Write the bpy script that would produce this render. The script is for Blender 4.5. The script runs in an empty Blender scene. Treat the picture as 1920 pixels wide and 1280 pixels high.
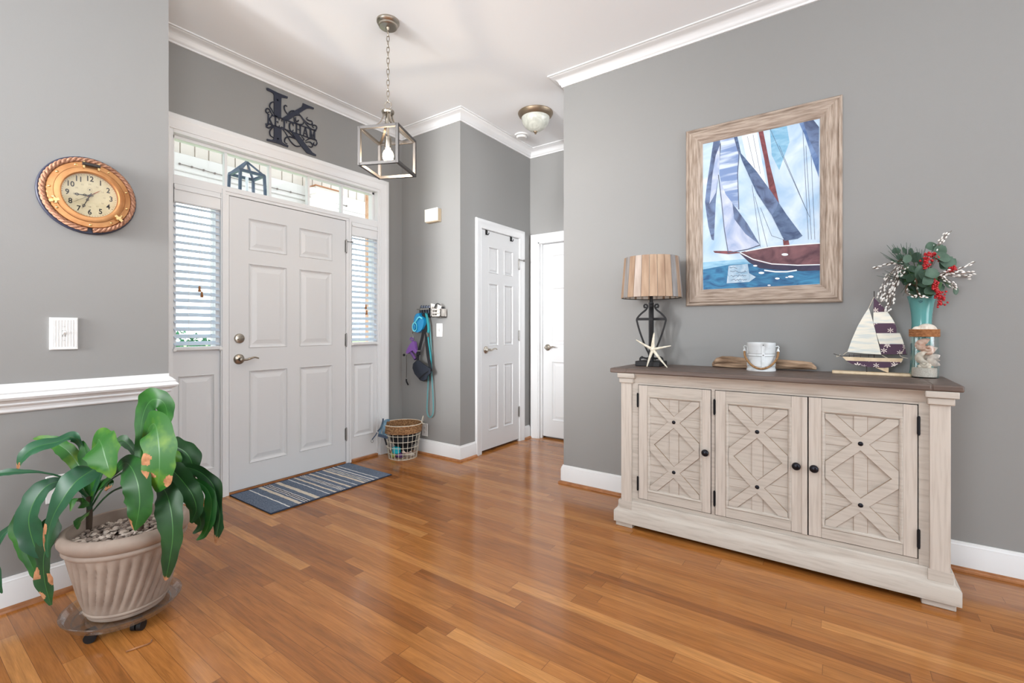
import bpy, bmesh, math, random
from mathutils import Vector, Matrix
from mathutils.geometry import tessellate_polygon

random.seed(7)
sc = bpy.context.scene
COL = sc.collection
PI = math.pi

# ------------------------------------------------------------------ camera
EYE = 1.14
FPX, CX, CY = 871.0, 960.0, 616.0
AL = math.atan((1578 - 960) / 871.0)
cam_d = bpy.data.cameras.new('camera')
cam_d.sensor_width = 36.0
cam_d.lens = FPX / 1920 * 36
cam_d.shift_y = -24 / 1920
cam_d.clip_start = 0.05
cam = bpy.data.objects.new('camera', cam_d)
cam.location = (0, 0, EYE)
cam.rotation_euler = (PI / 2, 0, AL - PI / 2)
COL.objects.link(cam)
sc.camera = cam

# ------------------------------------------------------------------ world, exposure
sc.view_settings.view_transform = 'Standard'
sc.view_settings.look = 'None'
sc.view_settings.gamma = 1
sc.view_settings.exposure = 0.05
sc.view_settings.use_curve_mapping = False
wd = bpy.data.worlds.new('sky')
sc.world = wd
wd.use_nodes = True
wd.node_tree.nodes['Background'].inputs[0].default_value = (0.86, 0.93, 1.0, 1)
wd.node_tree.nodes['Background'].inputs[1].default_value = 3.9


def area(name, loc, rot, sx, sy, power, col=(1, 1, 1)):
    d = bpy.data.lights.new(name, 'AREA')
    d.shape = 'RECTANGLE'
    d.size, d.size_y = sx, sy
    d.energy = power
    d.color = col
    o = bpy.data.objects.new(name, d)
    o.location, o.rotation_euler = loc, rot
    COL.objects.link(o)
    return o


# area lights at unseen windows behind and beside the camera
area('rear_window_daylight', (0.9, -3.45, 1.5), (PI / 2, 0, 0), 2.2, 2.2, 42, (0.92, 0.97, 1))
sw_ = area('side_window_daylight', (-3.05, 2.27, 1.85), (PI / 2, 0, -PI / 2 + math.radians(3)), 0.55, 1.3, 27, (0.98, 0.99, 1))
area('side_fill', (-3.04, 1.2, 1.7), (PI / 2, 0, -PI / 2), 1.1, 1.6, 66, (0.94, 0.975, 1))  # wide fill added to brighten the right wall and sideboard front
sw_.data.spread = math.radians(42)
# unseen lamp added behind the camera as fill, bounced off the white ceiling
area('ceiling_bounce_fill', (-0.5, -0.4, 1.85), (PI - math.radians(20), 0, math.radians(-50)), 0.9, 0.9, 88, (0.90, 0.955, 1))
# unseen lamp added near the hall ceiling to brighten floor and doors
area('hall_fill', (3.62, 0.9, 2.75), (math.radians(28), 0, 0), 0.7, 1.0, 13, (0.96, 0.98, 1))

# ------------------------------------------------------------------ geometry of the place, from measurements taken along sight lines
F3 = Vector((math.cos(AL), math.sin(AL), 0))
R3 = Vector((math.sin(AL), -math.cos(AL), 0))
U3 = Vector((0, 0, 1))
C3 = Vector((0, 0, EYE))


def ray(u, v): return F3 + R3 * ((u - CX) / FPX) + U3 * ((CY - v) / FPX)
def onX(u, v, x): r = ray(u, v); return C3 + r * (x / r.x)
def onY(u, v, y): r = ray(u, v); return C3 + r * (y / r.y)
def onZ(u, v, z): r = ray(u, v); return C3 + r * ((z - EYE) / r.z)
def atD(u, v, d): return C3 + ray(u, v) * d


# ------------------------------------------------------------------ materials
def lin(r, g, b):
    f = lambda c: (c / 255 / 12.92) if c / 255 <= 0.04045 else ((c / 255 + 0.055) / 1.055) ** 2.4
    return (f(r), f(g), f(b), 1)


MATS = {}


def mat(name, col, rough=0.5, metal=0.0, coat=0.0, col2=None, nscale=(8, 8, 8), detail=4, ramp=(0.35, 0.65),
        bump=0.0, bscale=None, trans=0.0, emit=None, estr=0.0, ior=1.45, dist=0.0, alpha=1.0, spec=0.5):
    if name in MATS:
        return MATS[name]
    m = bpy.data.materials.new(name)
    m.use_nodes = True
    nt = m.node_tree
    b = nt.nodes['Principled BSDF']
    b.inputs['Base Color'].default_value = col
    b.inputs['Roughness'].default_value = rough
    b.inputs['Metallic'].default_value = metal
    b.inputs['Coat Weight'].default_value = coat
    b.inputs['Coat Roughness'].default_value = 0.12
    b.inputs['Transmission Weight'].default_value = trans
    b.inputs['IOR'].default_value = ior
    b.inputs['Alpha'].default_value = alpha
    b.inputs['Specular IOR Level'].default_value = spec
    if emit:
        b.inputs['Emission Color'].default_value = emit
        b.inputs['Emission Strength'].default_value = estr
    if col2 is not None or bump:
        tc = nt.nodes.new('ShaderNodeTexCoord')
        mp = nt.nodes.new('ShaderNodeMapping')
        mp.inputs['Scale'].default_value = nscale
        nt.links.new(tc.outputs['Object'], mp.inputs[0])
        n = nt.nodes.new('ShaderNodeTexNoise')
        n.inputs['Scale'].default_value = 1
        n.inputs['Detail'].default_value = detail
        n.inputs['Distortion'].default_value = dist
        nt.links.new(mp.outputs[0], n.inputs['Vector'])
        if col2 is not None:
            r = nt.nodes.new('ShaderNodeValToRGB')
            r.color_ramp.elements[0].position, r.color_ramp.elements[1].position = ramp
            r.color_ramp.elements[0].color, r.color_ramp.elements[1].color = col, col2
            nt.links.new(n.outputs['Fac'], r.inputs[0])
            nt.links.new(r.outputs[0], b.inputs['Base Color'])
        if bump:
            n2 = n
            if bscale:
                mp2 = nt.nodes.new('ShaderNodeMapping')
                mp2.inputs['Scale'].default_value = bscale
                nt.links.new(tc.outputs['Object'], mp2.inputs[0])
                n2 = nt.nodes.new('ShaderNodeTexNoise')
                n2.inputs['Scale'].default_value = 1
                nt.links.new(mp2.outputs[0], n2.inputs['Vector'])
            bp = nt.nodes.new('ShaderNodeBump')
            bp.inputs['Strength'].default_value = bump
            bp.inputs['Distance'].default_value = 0.01
            nt.links.new(n2.outputs['Fac'], bp.inputs['Height'])
            nt.links.new(bp.outputs[0], b.inputs['Normal'])
    MATS[name] = m
    return m


def clear_glass(name, tint=(1, 1, 1, 1), rough=0.0, strength=0.12):
    """thin pane: mostly straight transparency with a Fresnel sheen"""
    if name in MATS: return MATS[name]
    m = bpy.data.materials.new(name)
    m.use_nodes = True
    nt = m.node_tree
    nt.nodes.remove(nt.nodes['Principled BSDF'])
    out = nt.nodes['Material Output']
    t = nt.nodes.new('ShaderNodeBsdfTransparent'); t.inputs[0].default_value = tint
    g = nt.nodes.new('ShaderNodeBsdfGlossy'); g.inputs['Roughness'].default_value = rough
    lw = nt.nodes.new('ShaderNodeLayerWeight'); lw.inputs[0].default_value = strength
    mx = nt.nodes.new('ShaderNodeMixShader')
    pw = nt.nodes.new('ShaderNodeMath'); pw.operation = 'POWER'; pw.inputs[1].default_value = 3.0
    lw.inputs[0].default_value = 0.5
    nt.links.new(lw.outputs['Facing'], pw.inputs[0])
    ma = nt.nodes.new('ShaderNodeMath'); ma.operation = 'MULTIPLY_ADD'; ma.inputs[1].default_value = strength * 3; ma.inputs[2].default_value = 0.02 + strength * 0.22
    nt.links.new(pw.outputs[0], ma.inputs[0]); nt.links.new(ma.outputs[0], mx.inputs[0])
    nt.links.new(t.outputs[0], mx.inputs[1]); nt.links.new(g.outputs[0], mx.inputs[2])
    nt.links.new(mx.outputs[0], out.inputs[0])
    MATS[name] = m
    return m


def floor_material():
    m = bpy.data.materials.new('oak_strip_floor')
    m.use_nodes = True
    nt = m.node_tree; N = nt.nodes; L = nt.links
    b = N['Principled BSDF']
    tc = N.new('ShaderNodeTexCoord'); sp = N.new('ShaderNodeSeparateXYZ'); L.new(tc.outputs['Object'], sp.inputs[0])

    def M(op, a, c=None, d=None):
        n = N.new('ShaderNodeMath'); n.operation = op
        for i, q in enumerate((a, c, d)):
            if q is None: continue
            if isinstance(q, (int, float)): n.inputs[i].default_value = q
            else: L.new(q, n.inputs[i])
        return n.outputs[0]
    W = 0.0575
    xs = M('DIVIDE', sp.outputs['X'], W)
    row = M('FLOOR', xs)
    wn = N.new('ShaderNodeTexWhiteNoise'); wn.noise_dimensions = '1D'; L.new(row, wn.inputs['W'])
    wn2 = N.new('ShaderNodeTexWhiteNoise'); wn2.noise_dimensions = '1D'; L.new(M('ADD', row, 91.7), wn2.inputs['W'])
    length = M('ADD', M('MULTIPLY', wn2.outputs['Value'], 0.8), 0.65)
    ys = M('ADD', M('DIVIDE', sp.outputs['Y'], length), M('MULTIPLY', wn.outputs['Value'], 17.0))
    seg = M('FLOOR', ys)
    cmb = N.new('ShaderNodeCombineXYZ'); L.new(row, cmb.inputs[0]); L.new(seg, cmb.inputs[1])
    pid = N.new('ShaderNodeTexWhiteNoise'); pid.noise_dimensions = '3D'; L.new(cmb.outputs[0], pid.inputs['Vector'])
    ramp = N.new('ShaderNodeValToRGB')
    e = ramp.color_ramp.elements
    e[0].position = 0.0; e[0].color = (0.25, 0.085, 0.018, 1)
    e[1].position = 1.0; e[1].color = (0.54, 0.245, 0.074, 1)
    for p, c in ((0.14, (0.315, 0.112, 0.024, 1)), (0.5, (0.37, 0.138, 0.031, 1)), (0.86, (0.42, 0.168, 0.042, 1))):
        q = e.new(p); q.color = c
    L.new(pid.outputs['Value'], ramp.inputs[0])
    # grain: noise stretched along the strip, shifted per strip
    off = N.new('ShaderNodeVectorMath'); off.operation = 'MULTIPLY_ADD'
    L.new(pid.outputs['Color'], off.inputs[0]); off.inputs[1].default_value = (9, 9, 9)
    mp = N.new('ShaderNodeVectorMath'); mp.operation = 'MULTIPLY'; mp.inputs[1].default_value = (60, 4.0, 1)
    L.new(tc.outputs['Object'], mp.inputs[0]); L.new(mp.outputs[0], off.inputs[2])
    gn = N.new('ShaderNodeTexNoise'); gn.inputs['Scale'].default_value = 1; gn.inputs['Detail'].default_value = 6; gn.inputs['Distortion'].default_value = 0.9
    L.new(off.outputs[0], gn.inputs['Vector'])
    mp3 = N.new('ShaderNodeVectorMath'); mp3.operation = 'MULTIPLY'; mp3.inputs[1].default_value = (420, 14, 1)
    L.new(tc.outputs['Object'], mp3.inputs[0])
    gn2 = N.new('ShaderNodeTexNoise'); gn2.inputs['Scale'].default_value = 1; gn2.inputs['Detail'].default_value = 2
    L.new(mp3.outputs[0], gn2.inputs['Vector'])
    g = M('ADD', M('MULTIPLY', gn.outputs['Fac'], 0.75), M('MULTIPLY', gn2.outputs['Fac'], 0.35))
    gr = N.new('ShaderNodeMapRange'); gr.inputs[1].default_value = 0.33; gr.inputs[2].default_value = 0.75
    gr.inputs[3].default_value = 0.64; gr.inputs[4].default_value = 1.22
    L.new(g, gr.inputs[0])
    mul = N.new('ShaderNodeMix'); mul.data_type = 'RGBA'; mul.blend_type = 'MULTIPLY'; mul.inputs[0].default_value = 1
    L.new(ramp.outputs[0], mul.inputs[6])
    cg = N.new('ShaderNodeCombineColor'); [L.new(gr.outputs[0], cg.inputs[i]) for i in range(3)]
    L.new(cg.outputs[0], mul.inputs[7])
    # seams
    fx = M('FRACT', xs); fy = M('FRACT', ys)
    ex = M('MINIMUM', fx, M('SUBTRACT', 1.0, fx))
    ey = M('MULTIPLY', M('MINIMUM', fy, M('SUBTRACT', 1.0, fy)), 14.0)
    seam = M('LESS_THAN', M('MINIMUM', ex, ey), 0.014)
    mx = N.new('ShaderNodeMix'); mx.data_type = 'RGBA'
    L.new(M('MULTIPLY', seam, 0.62), mx.inputs[0]); L.new(mul.outputs[2], mx.inputs[6]); mx.inputs[7].default_value = (0.10, 0.035, 0.012, 1)
    L.new(mx.outputs[2], b.inputs['Base Color'])
    b.inputs['Roughness'].default_value = 0.17
    wv = N.new('ShaderNodeTexNoise'); wv.inputs['Scale'].default_value = 3.2; L.new(tc.outputs['Object'], wv.inputs['Vector'])
    bp = N.new('ShaderNodeBump'); bp.inputs['Strength'].default_value = 0.22; bp.inputs['Distance'].default_value = 0.02
    hs = M('SUBTRACT', M('ADD', M('MULTIPLY', wv.outputs['Fac'], 0.35), M('MULTIPLY', gn2.outputs['Fac'], 0.012)), M('MULTIPLY', seam, 0.03))
    L.new(hs, bp.inputs['Height']); L.new(bp.outputs[0], b.inputs['Normal'])
    return m


WALL = mat('gray_wall_paint', (0.268, 0.265, 0.258, 1), 0.62, bump=0.03, nscale=(220, 220, 220))
CEIL = mat('ceiling_paint', (0.89, 0.91, 0.93, 1), 0.8)
TRIM = mat('white_trim_paint', (0.75, 0.755, 0.76, 1), 0.33)
DOORW = mat('white_door_paint', (0.69, 0.695, 0.70, 1), 0.38)
FLOOR = floor_material()
SHOE = mat('stained_oak_moulding', (0.30, 0.115, 0.04, 1), 0.35, col2=(0.42, 0.18, 0.07, 1), nscale=(20, 20, 20))
NICKEL = mat('brushed_nickel', lin(176, 168, 156), 0.28, 1.0)
NICKELD = mat('satin_nickel_dark', lin(140, 134, 126), 0.38, 1.0)
STEEL = mat('hinge_steel', lin(150, 148, 145), 0.35, 1.0)
BLACKM = mat('black_metal', lin(30, 31, 35), 0.45, 0.6)
DARK = mat('dark_gap', lin(25, 20, 17), 0.9)
PLAST = mat('white_plastic', (0.78, 0.78, 0.77, 1), 0.35)
GLASSP = clear_glass('window_glass')


# ------------------------------------------------------------------ mesh building
class MB:
    def __init__(s, T=None):
        s.V, s.F, s.I, s.T = [], [], [], T

    def add(s, vs, fs, m=0):
        o = len(s.V)
        for p in vs:
            p = Vector(p)
            s.V.append(s.T(p) if s.T else p)
        for f in fs:
            s.F.append([o + i for i in f]); s.I.append(m)
        return s

    def box(s, x0, x1, y0, y1, z0, z1, m=0):
        if x0 > x1: x0, x1 = x1, x0
        if y0 > y1: y0, y1 = y1, y0
        if z0 > z1: z0, z1 = z1, z0
        vs = [(x, y, z) for x in (x0, x1) for y in (y0, y1) for z in (z0, z1)]
        return s.add(vs, [(0, 1, 3, 2), (4, 6, 7, 5), (0, 4, 5, 1), (2, 3, 7, 6), (0, 2, 6, 4), (1, 5, 7, 3)], m)

    def quad(s, a, b, c, d, m=0): return s.add([a, b, c, d], [(0, 1, 2, 3)], m)

    def bar(s, p, q, w, h=None, up=(0, 0, 1), m=0):
        """rectangular bar between two points"""
        p, q = Vector(p), Vector(q); h = h or w
        d = (q - p).normalized(); up = Vector(up)
        if abs(d.dot(up)) > 0.99: up = Vector((1, 0, 0)) if abs(d.x) < .9 else Vector((0, 1, 0))
        a = d.cross(up).normalized() * (w / 2); b = a.normalized().cross(d).normalized() * (h / 2)
        vs = [p - a - b, p + a - b, p + a + b, p - a + b, q - a - b, q + a - b, q + a + b, q - a + b]
        return s.add(vs, [(3, 2, 1, 0), (4, 5, 6, 7), (0, 1, 5, 4), (1, 2, 6, 5), (2, 3, 7, 6), (3, 0, 4, 7)], m)

    def tube(s, pts, r, n=8, m=0, closed=False, flat=None):
        pts = [Vector(p) for p in pts]
        k = len(pts)
        rad = r if isinstance(r, (list, tuple)) else [r] * k
        vs, fs = [], []
        prev = None
        for i, p in enumerate(pts):
            if closed: t = pts[(i + 1) % k] - pts[i - 1]
            else: t = pts[min(i + 1, k - 1)] - pts[max(i - 1, 0)]
            if t.length < 1e-9: t = Vector((0, 0, 1))
            t.normalize()
            if prev is None:
                a = t.cross(Vector((0, 0, 1)))
                if a.length < 0.05: a = t.cross(Vector((1, 0, 0)))
            else:
                a = prev - t * prev.dot(t)
                if a.length < 1e-6: a = t.cross(Vector((1, 0, 0.3)))
            a.normalize(); prev = a
            b = t.cross(a)
            for j in range(n):
                th = 2 * PI * j / n
                vs.append(p + a * (math.cos(th) * rad[i]) + b * (math.sin(th) * rad[i] * (flat or 1)))
        for i in range(k if closed else k - 1):
            i2 = (i + 1) % k
            for j in range(n):
                fs.append((i * n + j, i * n + (j + 1) % n, i2 * n + (j + 1) % n, i2 * n + j))
        if not closed:
            fs.append(tuple(reversed(range(n)))); fs.append(tuple((k - 1) * n + j for j in range(n)))
        return s.add(vs, fs, m)

    def cyl(s, p, q, r, n=24, m=0): return s.tube([p, q], r, n, m)

    def lathe(s, prof, c=(0, 0, 0), ax='z', n=32, m=0, cap=True, f=None):
        """profile [(radius, height)] turned about an axis through c"""
        c = Vector(c); vs, fs = [], []
        for (r, h) in prof:
            for j in range(n):
                th = 2 * PI * j / n
                rr = r * (f(th, h) if f else 1)
                a, b = math.cos(th) * rr, math.sin(th) * rr
                vs.append(c + Vector({'z': (a, b, h), 'x': (h, a, b), 'y': (a, h, b)}[ax]))
        k = len(prof)
        for i in range(k - 1):
            for j in range(n):
                q = (i * n + j, i * n + (j + 1) % n, (i + 1) * n + (j + 1) % n, (i + 1) * n + j)
                fs.append(q if ax != 'y' else tuple(reversed(q)))
        if cap:
            for i, rev in ((0, True), (k - 1, False)):
                if prof[i][0] > 1e-5:
                    q = tuple(i * n + j for j in range(n))
                    fs.append(tuple(reversed(q)) if rev != (ax == 'y') else q)
        return s.add(vs, fs, m)

    def prism(s, poly, d, m=0, mside=None):
        """closed polygon of 3D points extruded by vector d"""
        poly = [Vector(p) for p in poly]; d = Vector(d); k = len(poly)
        tri = tessellate_polygon([poly])
        nrm = sum(((poly[(i + 1) % k] - poly[0]).cross(poly[(i + 2) % k] - poly[0]) for i in range(k - 2)), Vector())
        fs = []
        for t in tri:
            t = list(t)
            tn = (poly[t[1]] - poly[t[0]]).cross(poly[t[2]] - poly[t[0]])
            if tn.dot(d) > 0: t.reverse()
            fs.append(tuple(t)); fs.append(tuple(i + k for i in reversed(t)))
        s.add(poly + [p + d for p in poly], fs, m)
        sd = []
        fl = nrm.dot(d) > 0
        for i in range(k):
            j = (i + 1) % k
            sd.append((i, j, j + k, i + k) if fl else (j, i, i + k, j + k))
        return s.add(poly + [p + d for p in poly], sd, m if mside is None else mside)

    def ball(s, c, r, m=0, n=10, k=6, sc3=(1, 1, 1)):
        c = Vector(c); vs, fs = [c + Vector((0, 0, -r * sc3[2]))], []
        for i in range(1, k):
            ph = -PI / 2 + PI * i / k
            for j in range(n):
                th = 2 * PI * j / n
                vs.append(c + Vector((math.cos(ph) * math.cos(th) * r * sc3[0], math.cos(ph) * math.sin(th) * r * sc3[1], math.sin(ph) * r * sc3[2])))
        vs.append(c + Vector((0, 0, r * sc3[2])))
        for j in range(n): fs.append((0, 1 + (j + 1) % n, 1 + j))
        for i in range(k - 2):
            for j in range(n):
                fs.append((1 + i * n + j, 1 + i * n + (j + 1) % n, 1 + (i + 1) * n + (j + 1) % n, 1 + (i + 1) * n + j))
        t = len(vs) - 1
        for j in range(n): fs.append((1 + (k - 2) * n + j, 1 + (k - 2) * n + (j + 1) % n, t))
        return s.add(vs, fs, m)

    def sweep(s, path, prof, m=0, cap=True):
        """profile [(offset to the right of the path, z)] swept along an XY path with mitred corners"""
        P = [Vector((p[0], p[1])) for p in path]; k = len(P); n = len(prof)
        ds = [(P[i + 1] - P[i]).normalized() for i in range(k - 1)]
        rt = [Vector((d.y, -d.x)) for d in ds]
        vs, fs = [], []
        for i in range(k):
            if i == 0: mv = rt[0]
            elif i == k - 1: mv = rt[-1]
            else:
                a, b = rt[i - 1], rt[i]
                mv = (a + b) / (1 + a.dot(b))
            for (o, z) in prof:
                q = P[i] + mv * o
                vs.append((q.x, q.y, z))
        for i in range(k - 1):
            for j in range(n):
                j2 = (j + 1) % n
                fs.append((i * n + j, (i + 1) * n + j, (i + 1) * n + j2, i * n + j2))
        if cap:
            fs.append(tuple(range(n))); fs.append(tuple(reversed([(k - 1) * n + j for j in range(n)])))
        return s.add(vs, fs, m)

    def build(s, name, mats, parent=None, smooth=None, bevel=0, label=None, seg=2):
        if not isinstance(mats, (list, tuple)): mats = [mats]
        org = parent['_o'] if parent is not None and '_o' in parent else None
        base = Vector(org) if org is not None else Vector((0, 0, 0))
        me = bpy.data.meshes.new(name)
        me.from_pydata([tuple(v - base) for v in s.V], [], s.F)
        for mm in mats: me.materials.append(mm)
        me.polygons.foreach_set('material_index', s.I)
        bm = bmesh.new(); bm.from_mesh(me)
        bmesh.ops.recalc_face_normals(bm, faces=bm.faces)
        bm.to_mesh(me); bm.free()
        if smooth is not None:
            me.polygons.foreach_set('use_smooth', [True] * len(me.polygons))
            me.set_sharp_from_angle(angle=math.radians(smooth))
        me.update()
        o = bpy.data.objects.new(name, me)
        COL.objects.link(o)
        if parent is not None:
            o.parent = parent
            o['_o'] = list(base)
        if bevel:
            bv = o.modifiers.new('bevel', 'BEVEL'); bv.width = bevel; bv.segments = seg
            bv.limit_method = 'ANGLE'; bv.angle_limit = math.radians(40); bv.harden_normals = False
            me.polygons.foreach_set('use_smooth', [True] * len(me.polygons))
            me.set_sharp_from_angle(angle=math.radians(50))
        if label: o['label'] = label
        return o


def thing(name, loc, label, cat, group=None):
    o = bpy.data.objects.new(name, None)
    o.empty_display_size = 0.05
    o.location = loc
    o['_o'] = list(loc)
    o['label'], o['category'] = label, cat
    if group: o['group'] = group
    COL.objects.link(o)
    return o


def tag(o, label, cat, group=None, kind=None):
    o['label'], o['category'] = label, cat
    if group: o['group'] = group
    if kind: o['kind'] = kind
    return o


def struct(o, label=None, cat=None):
    o['kind'] = 'structure'
    if label: o['label'], o['category'] = label, cat
    return o


def rot_origin(o, c):
    """move a mesh object's own origin to c without moving its surface"""
    c = Vector(c)
    o.data.transform(Matrix.Translation(-c)); o.location = c
    return o


def root_mesh(mb, name, mats, label, cat, origin, group=None, **kw):
    o = mb.build(name, mats, None, **kw)
    rot_origin(o, origin)
    o['_o'] = list(origin)
    return tag(o, label, cat, group)


def text_mesh(mb, body, size, place, m=0, bold=0.0):
    """flat lettering; place maps (x, y, depth) to 3D"""
    cu = bpy.data.curves.new('t', 'FONT'); cu.body = body; cu.size = size
    cu.offset = bold; cu.align_x = 'CENTER'; cu.align_y = 'CENTER'; cu.resolution_u = 3
    ob = bpy.data.objects.new('t', cu); COL.objects.link(ob)
    dg = bpy.context.evaluated_depsgraph_get(); dg.update()
    me = bpy.data.meshes.new_from_object(ob.evaluated_get(dg))
    mb.add([place(v.co.x, v.co.y, 0) for v in me.vertices], [tuple(p.vertices) for p in me.polygons], m)
    bpy.data.objects.remove(ob); bpy.data.curves.remove(cu); bpy.data.meshes.remove(me)


def catmull(pts, per=6):
    pts = [Vector(p) for p in pts]; out = []
    k = len(pts)
    for i in range(k - 1):
        p0, p1, p2, p3 = pts[max(i - 1, 0)], pts[i], pts[i + 1], pts[min(i + 2, k - 1)]
        for j in range(per):
            t = j / per
            out.append(0.5 * ((2 * p1) + (p2 - p0) * t + (2 * p0 - 5 * p1 + 4 * p2 - p3) * t * t + (3 * p1 - p0 - 3 * p2 + p3) * t ** 3))
    out.append(pts[-1])
    return out


def clip_rect(poly, x0, x1, y0, y1):
    def cut(ps, ins, inter):
        out = []
        for i in range(len(ps)):
            a, b = ps[i - 1], ps[i]
            ia, ib = ins(a), ins(b)
            if ib:
                if not ia: out.append(inter(a, b))
                out.append(b)
            elif ia: out.append(inter(a, b))
        return out
    def ix(x): return lambda a, b: (x, a[1] + (b[1] - a[1]) * (x - a[0]) / (b[0] - a[0]))
    def iy(y): return lambda a, b: (a[0] + (b[0] - a[0]) * (y - a[1]) / (b[1] - a[1]), y)
    poly = cut(poly, lambda p: p[0] >= x0, ix(x0)); poly = cut(poly, lambda p: p[0] <= x1, ix(x1))
    poly = cut(poly, lambda p: p[1] >= y0, iy(y0)); poly = cut(poly, lambda p: p[1] <= y1, iy(y1))
    return poly


# ------------------------------------------------------------------ room shell
H = 3.0
YL, YF, XN, YC, XE, XR, YR = 2.76, 3.415, 3.0, 2.675, 4.10, 3.03, 1.68
DC = 1.93                      # centre line of the entry door
OX0, OX1, OZ = 1.115, 2.745, 2.40

o = MB().box(-3.3, 4.3, -3.7, 3.6, -0.1, 0).build('floor', FLOOR); struct(o)
o = MB().box(-3.3, 4.3, -3.7, 3.6, H, H + 0.1).build('ceiling', CEIL); struct(o)

w = MB().box(-3.3, 0.906, YL, YL + 0.12, 0, H).box(0.786, 0.906, YL + 0.12, YF + 0.13, 0, H)
struct(w.build('wall_left', WALL))
w = MB().box(0.906, OX0, YF, YF + 0.13, 0, H).box(OX1, 3.12, YF, YF + 0.13, 0, H).box(OX0, OX1, YF, YF + 0.13, OZ, H)
struct(w.build('wall_front', WALL))
w = MB().box(XN, XN + 0.12, YC, YF, 0, H)
struct(w.build('wall_nook', WALL))
CDX0, CDX1 = 3.29, 3.885
w = MB().box(XN + 0.12, CDX0 - 0.015, YC, YC + 0.12, 0, H).box(CDX1 + 0.015, XE + 0.12, YC, YC + 0.12, 0, H).box(CDX0 - 0.015, CDX1 + 0.015, YC, YC + 0.12, 2.065, H)
w.box(CDX0 - 0.015, CDX1 + 0.015, YC + 0.115, YC + 0.12, 0, 2.065)
struct(w.build('wall_closet', WALL))
HDY0, HDY1, HDZ = 2.575, 1.80, 2.035
w = MB().box(XE, XE + 0.12, HDY0, YC, 0, H).box(XE, XE + 0.12, -0.6, HDY1, 0, H).box(XE, XE + 0.12, HDY1, HDY0, HDZ, H).box(XE + 0.115, XE + 0.12, HDY1, HDY0, 0, HDZ)
struct(w.build('wall_hall', WALL))
w = MB().box(XR, XR + 0.12, -3.7, YR, 0, H)
struct(w.build('wall_right', WALL))
w = MB().box(-3.3, -0.3, -3.7, -3.58, 0, H).box(2.2, XR, -3.7, -3.58, 0, H).box(-0.3, 2.2, -3.7, -3.58, 0, 0.45).box(-0.3, 2.2, -3.7, -3.58, 2.75, H)
struct(w.build('wall_rear', WALL))
w = MB().box(-3.3, -3.18, -3.58, 0.6, 0, H).box(-3.3, -3.18, 2.55, YL, 0, H).box(-3.3, -3.18, 0.6, 2.55, 0, 0.9).box(-3.3, -3.18, 0.6, 2.55, 2.6, H)
struct(w.build('wall_side', WALL))
w = MB().box(XR + 0.12, XE, -0.72, -0.6, 0, 0.5).box(XR + 0.12, XE, -0.72, -0.6, 2.65, H)
struct(w.build('wall_passage', WALL))

# crown moulding
CR = [(0, 2.925), (0.011, 2.925), (0.014, 2.936), (0.022, 2.942), (0.026, 2.95), (0.034, 2.966), (0.05, 2.978), (0.066, 2.983),
      (0.074, 2.986), (0.078, 2.990), (0.089, 2.992), (0.089, 3.0), (0, 3.0)]
struct(MB().sweep([(0.906, YL), (0.906, YF), (XN, YF), (XN, YC), (XE, YC), (XE, -0.6)], CR).build('trim_1', TRIM, smooth=30))
struct(MB().sweep([(XR + 0.12, -0.6), (XR + 0.12, YR), (XR, YR), (XR, -3.58)], CR).build('trim_2', TRIM, smooth=30))

# baseboards with stained shoe moulding
BB = [(0, 0.0), (0.016, 0.0), (0.016, 0.105), (0.013, 0.112), (0.013, 0.118), (0.009, 0.122), (0.006, 0.133), (0, 0.133)]
SH = [(0.016, 0.0), (0.031, 0.0), (0.030, 0.008), (0.026, 0.014), (0.016, 0.019)]


def baseboard(name, path):
    b = struct(MB().sweep(path, BB).build(name, TRIM, smooth=25))
    b['_o'] = [0, 0, 0]
    MB().sweep(path, SH).build('shoe_moulding', SHOE, b, smooth=40, label='orange-brown stained wood shoe moulding')


baseboard('baseboard_left', [(-3.18, YL), (0.906, YL), (0.906, YF), (1.02, YF)])
baseboard('baseboard_nook', [(2.84, YF), (XN, YF), (XN, YC), (CDX0 - 0.09, YC)])
baseboard('baseboard_closet', [(CDX1 + 0.09, YC), (XE - 0.022, YC)])
baseboard('baseboard_right', [(XR + 0.12, -0.6), (XR + 0.12, YR), (XR, YR), (XR, -3.58)])

# chair rail on the left wall: flat backing and projecting moulding that stops short of the corner
cr = [(0, 0.815), (0.012, 0.815), (0.014, 0.822), (0.020, 0.826), (0.024, 0.832), (0.022, 0.838), (0.028, 0.846), (0.042, 0.853), (0.047, 0.862),
      (0.043, 0.870), (0.036, 0.876), (0.038, 0.882), (0.030, 0.890), (0.024, 0.897), (0.016, 0.903), (0, 0.903)]
rail = MB().sweep([(-3.18, YL), (0.905, YL)], [(0, 0.798), (0.006, 0.798), (0.010, 0.803), (0.010, 0.911), (0.006, 0.916), (0, 0.916)])
rail.sweep([(-3.18, YL), (0.888, YL), (0.888, YL + 0.02)], cr)
struct(rail.build('trim_3', TRIM, smooth=25))


# ------------------------------------------------------------------ casings, doors
def casing_prof(wd_, th=0.02):
    """(distance from inner edge, projection)"""
    return [(0.0, 0.0), (0.0, 0.011), (0.006, 0.013), (0.012, 0.011), (0.018, 0.013), (wd_ * 0.55, 0.015), (wd_ * 0.62, 0.018), (wd_ * 0.72, th), (wd_ - 0.005, th), (wd_, th - 0.006), (wd_, 0.0)]


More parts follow.
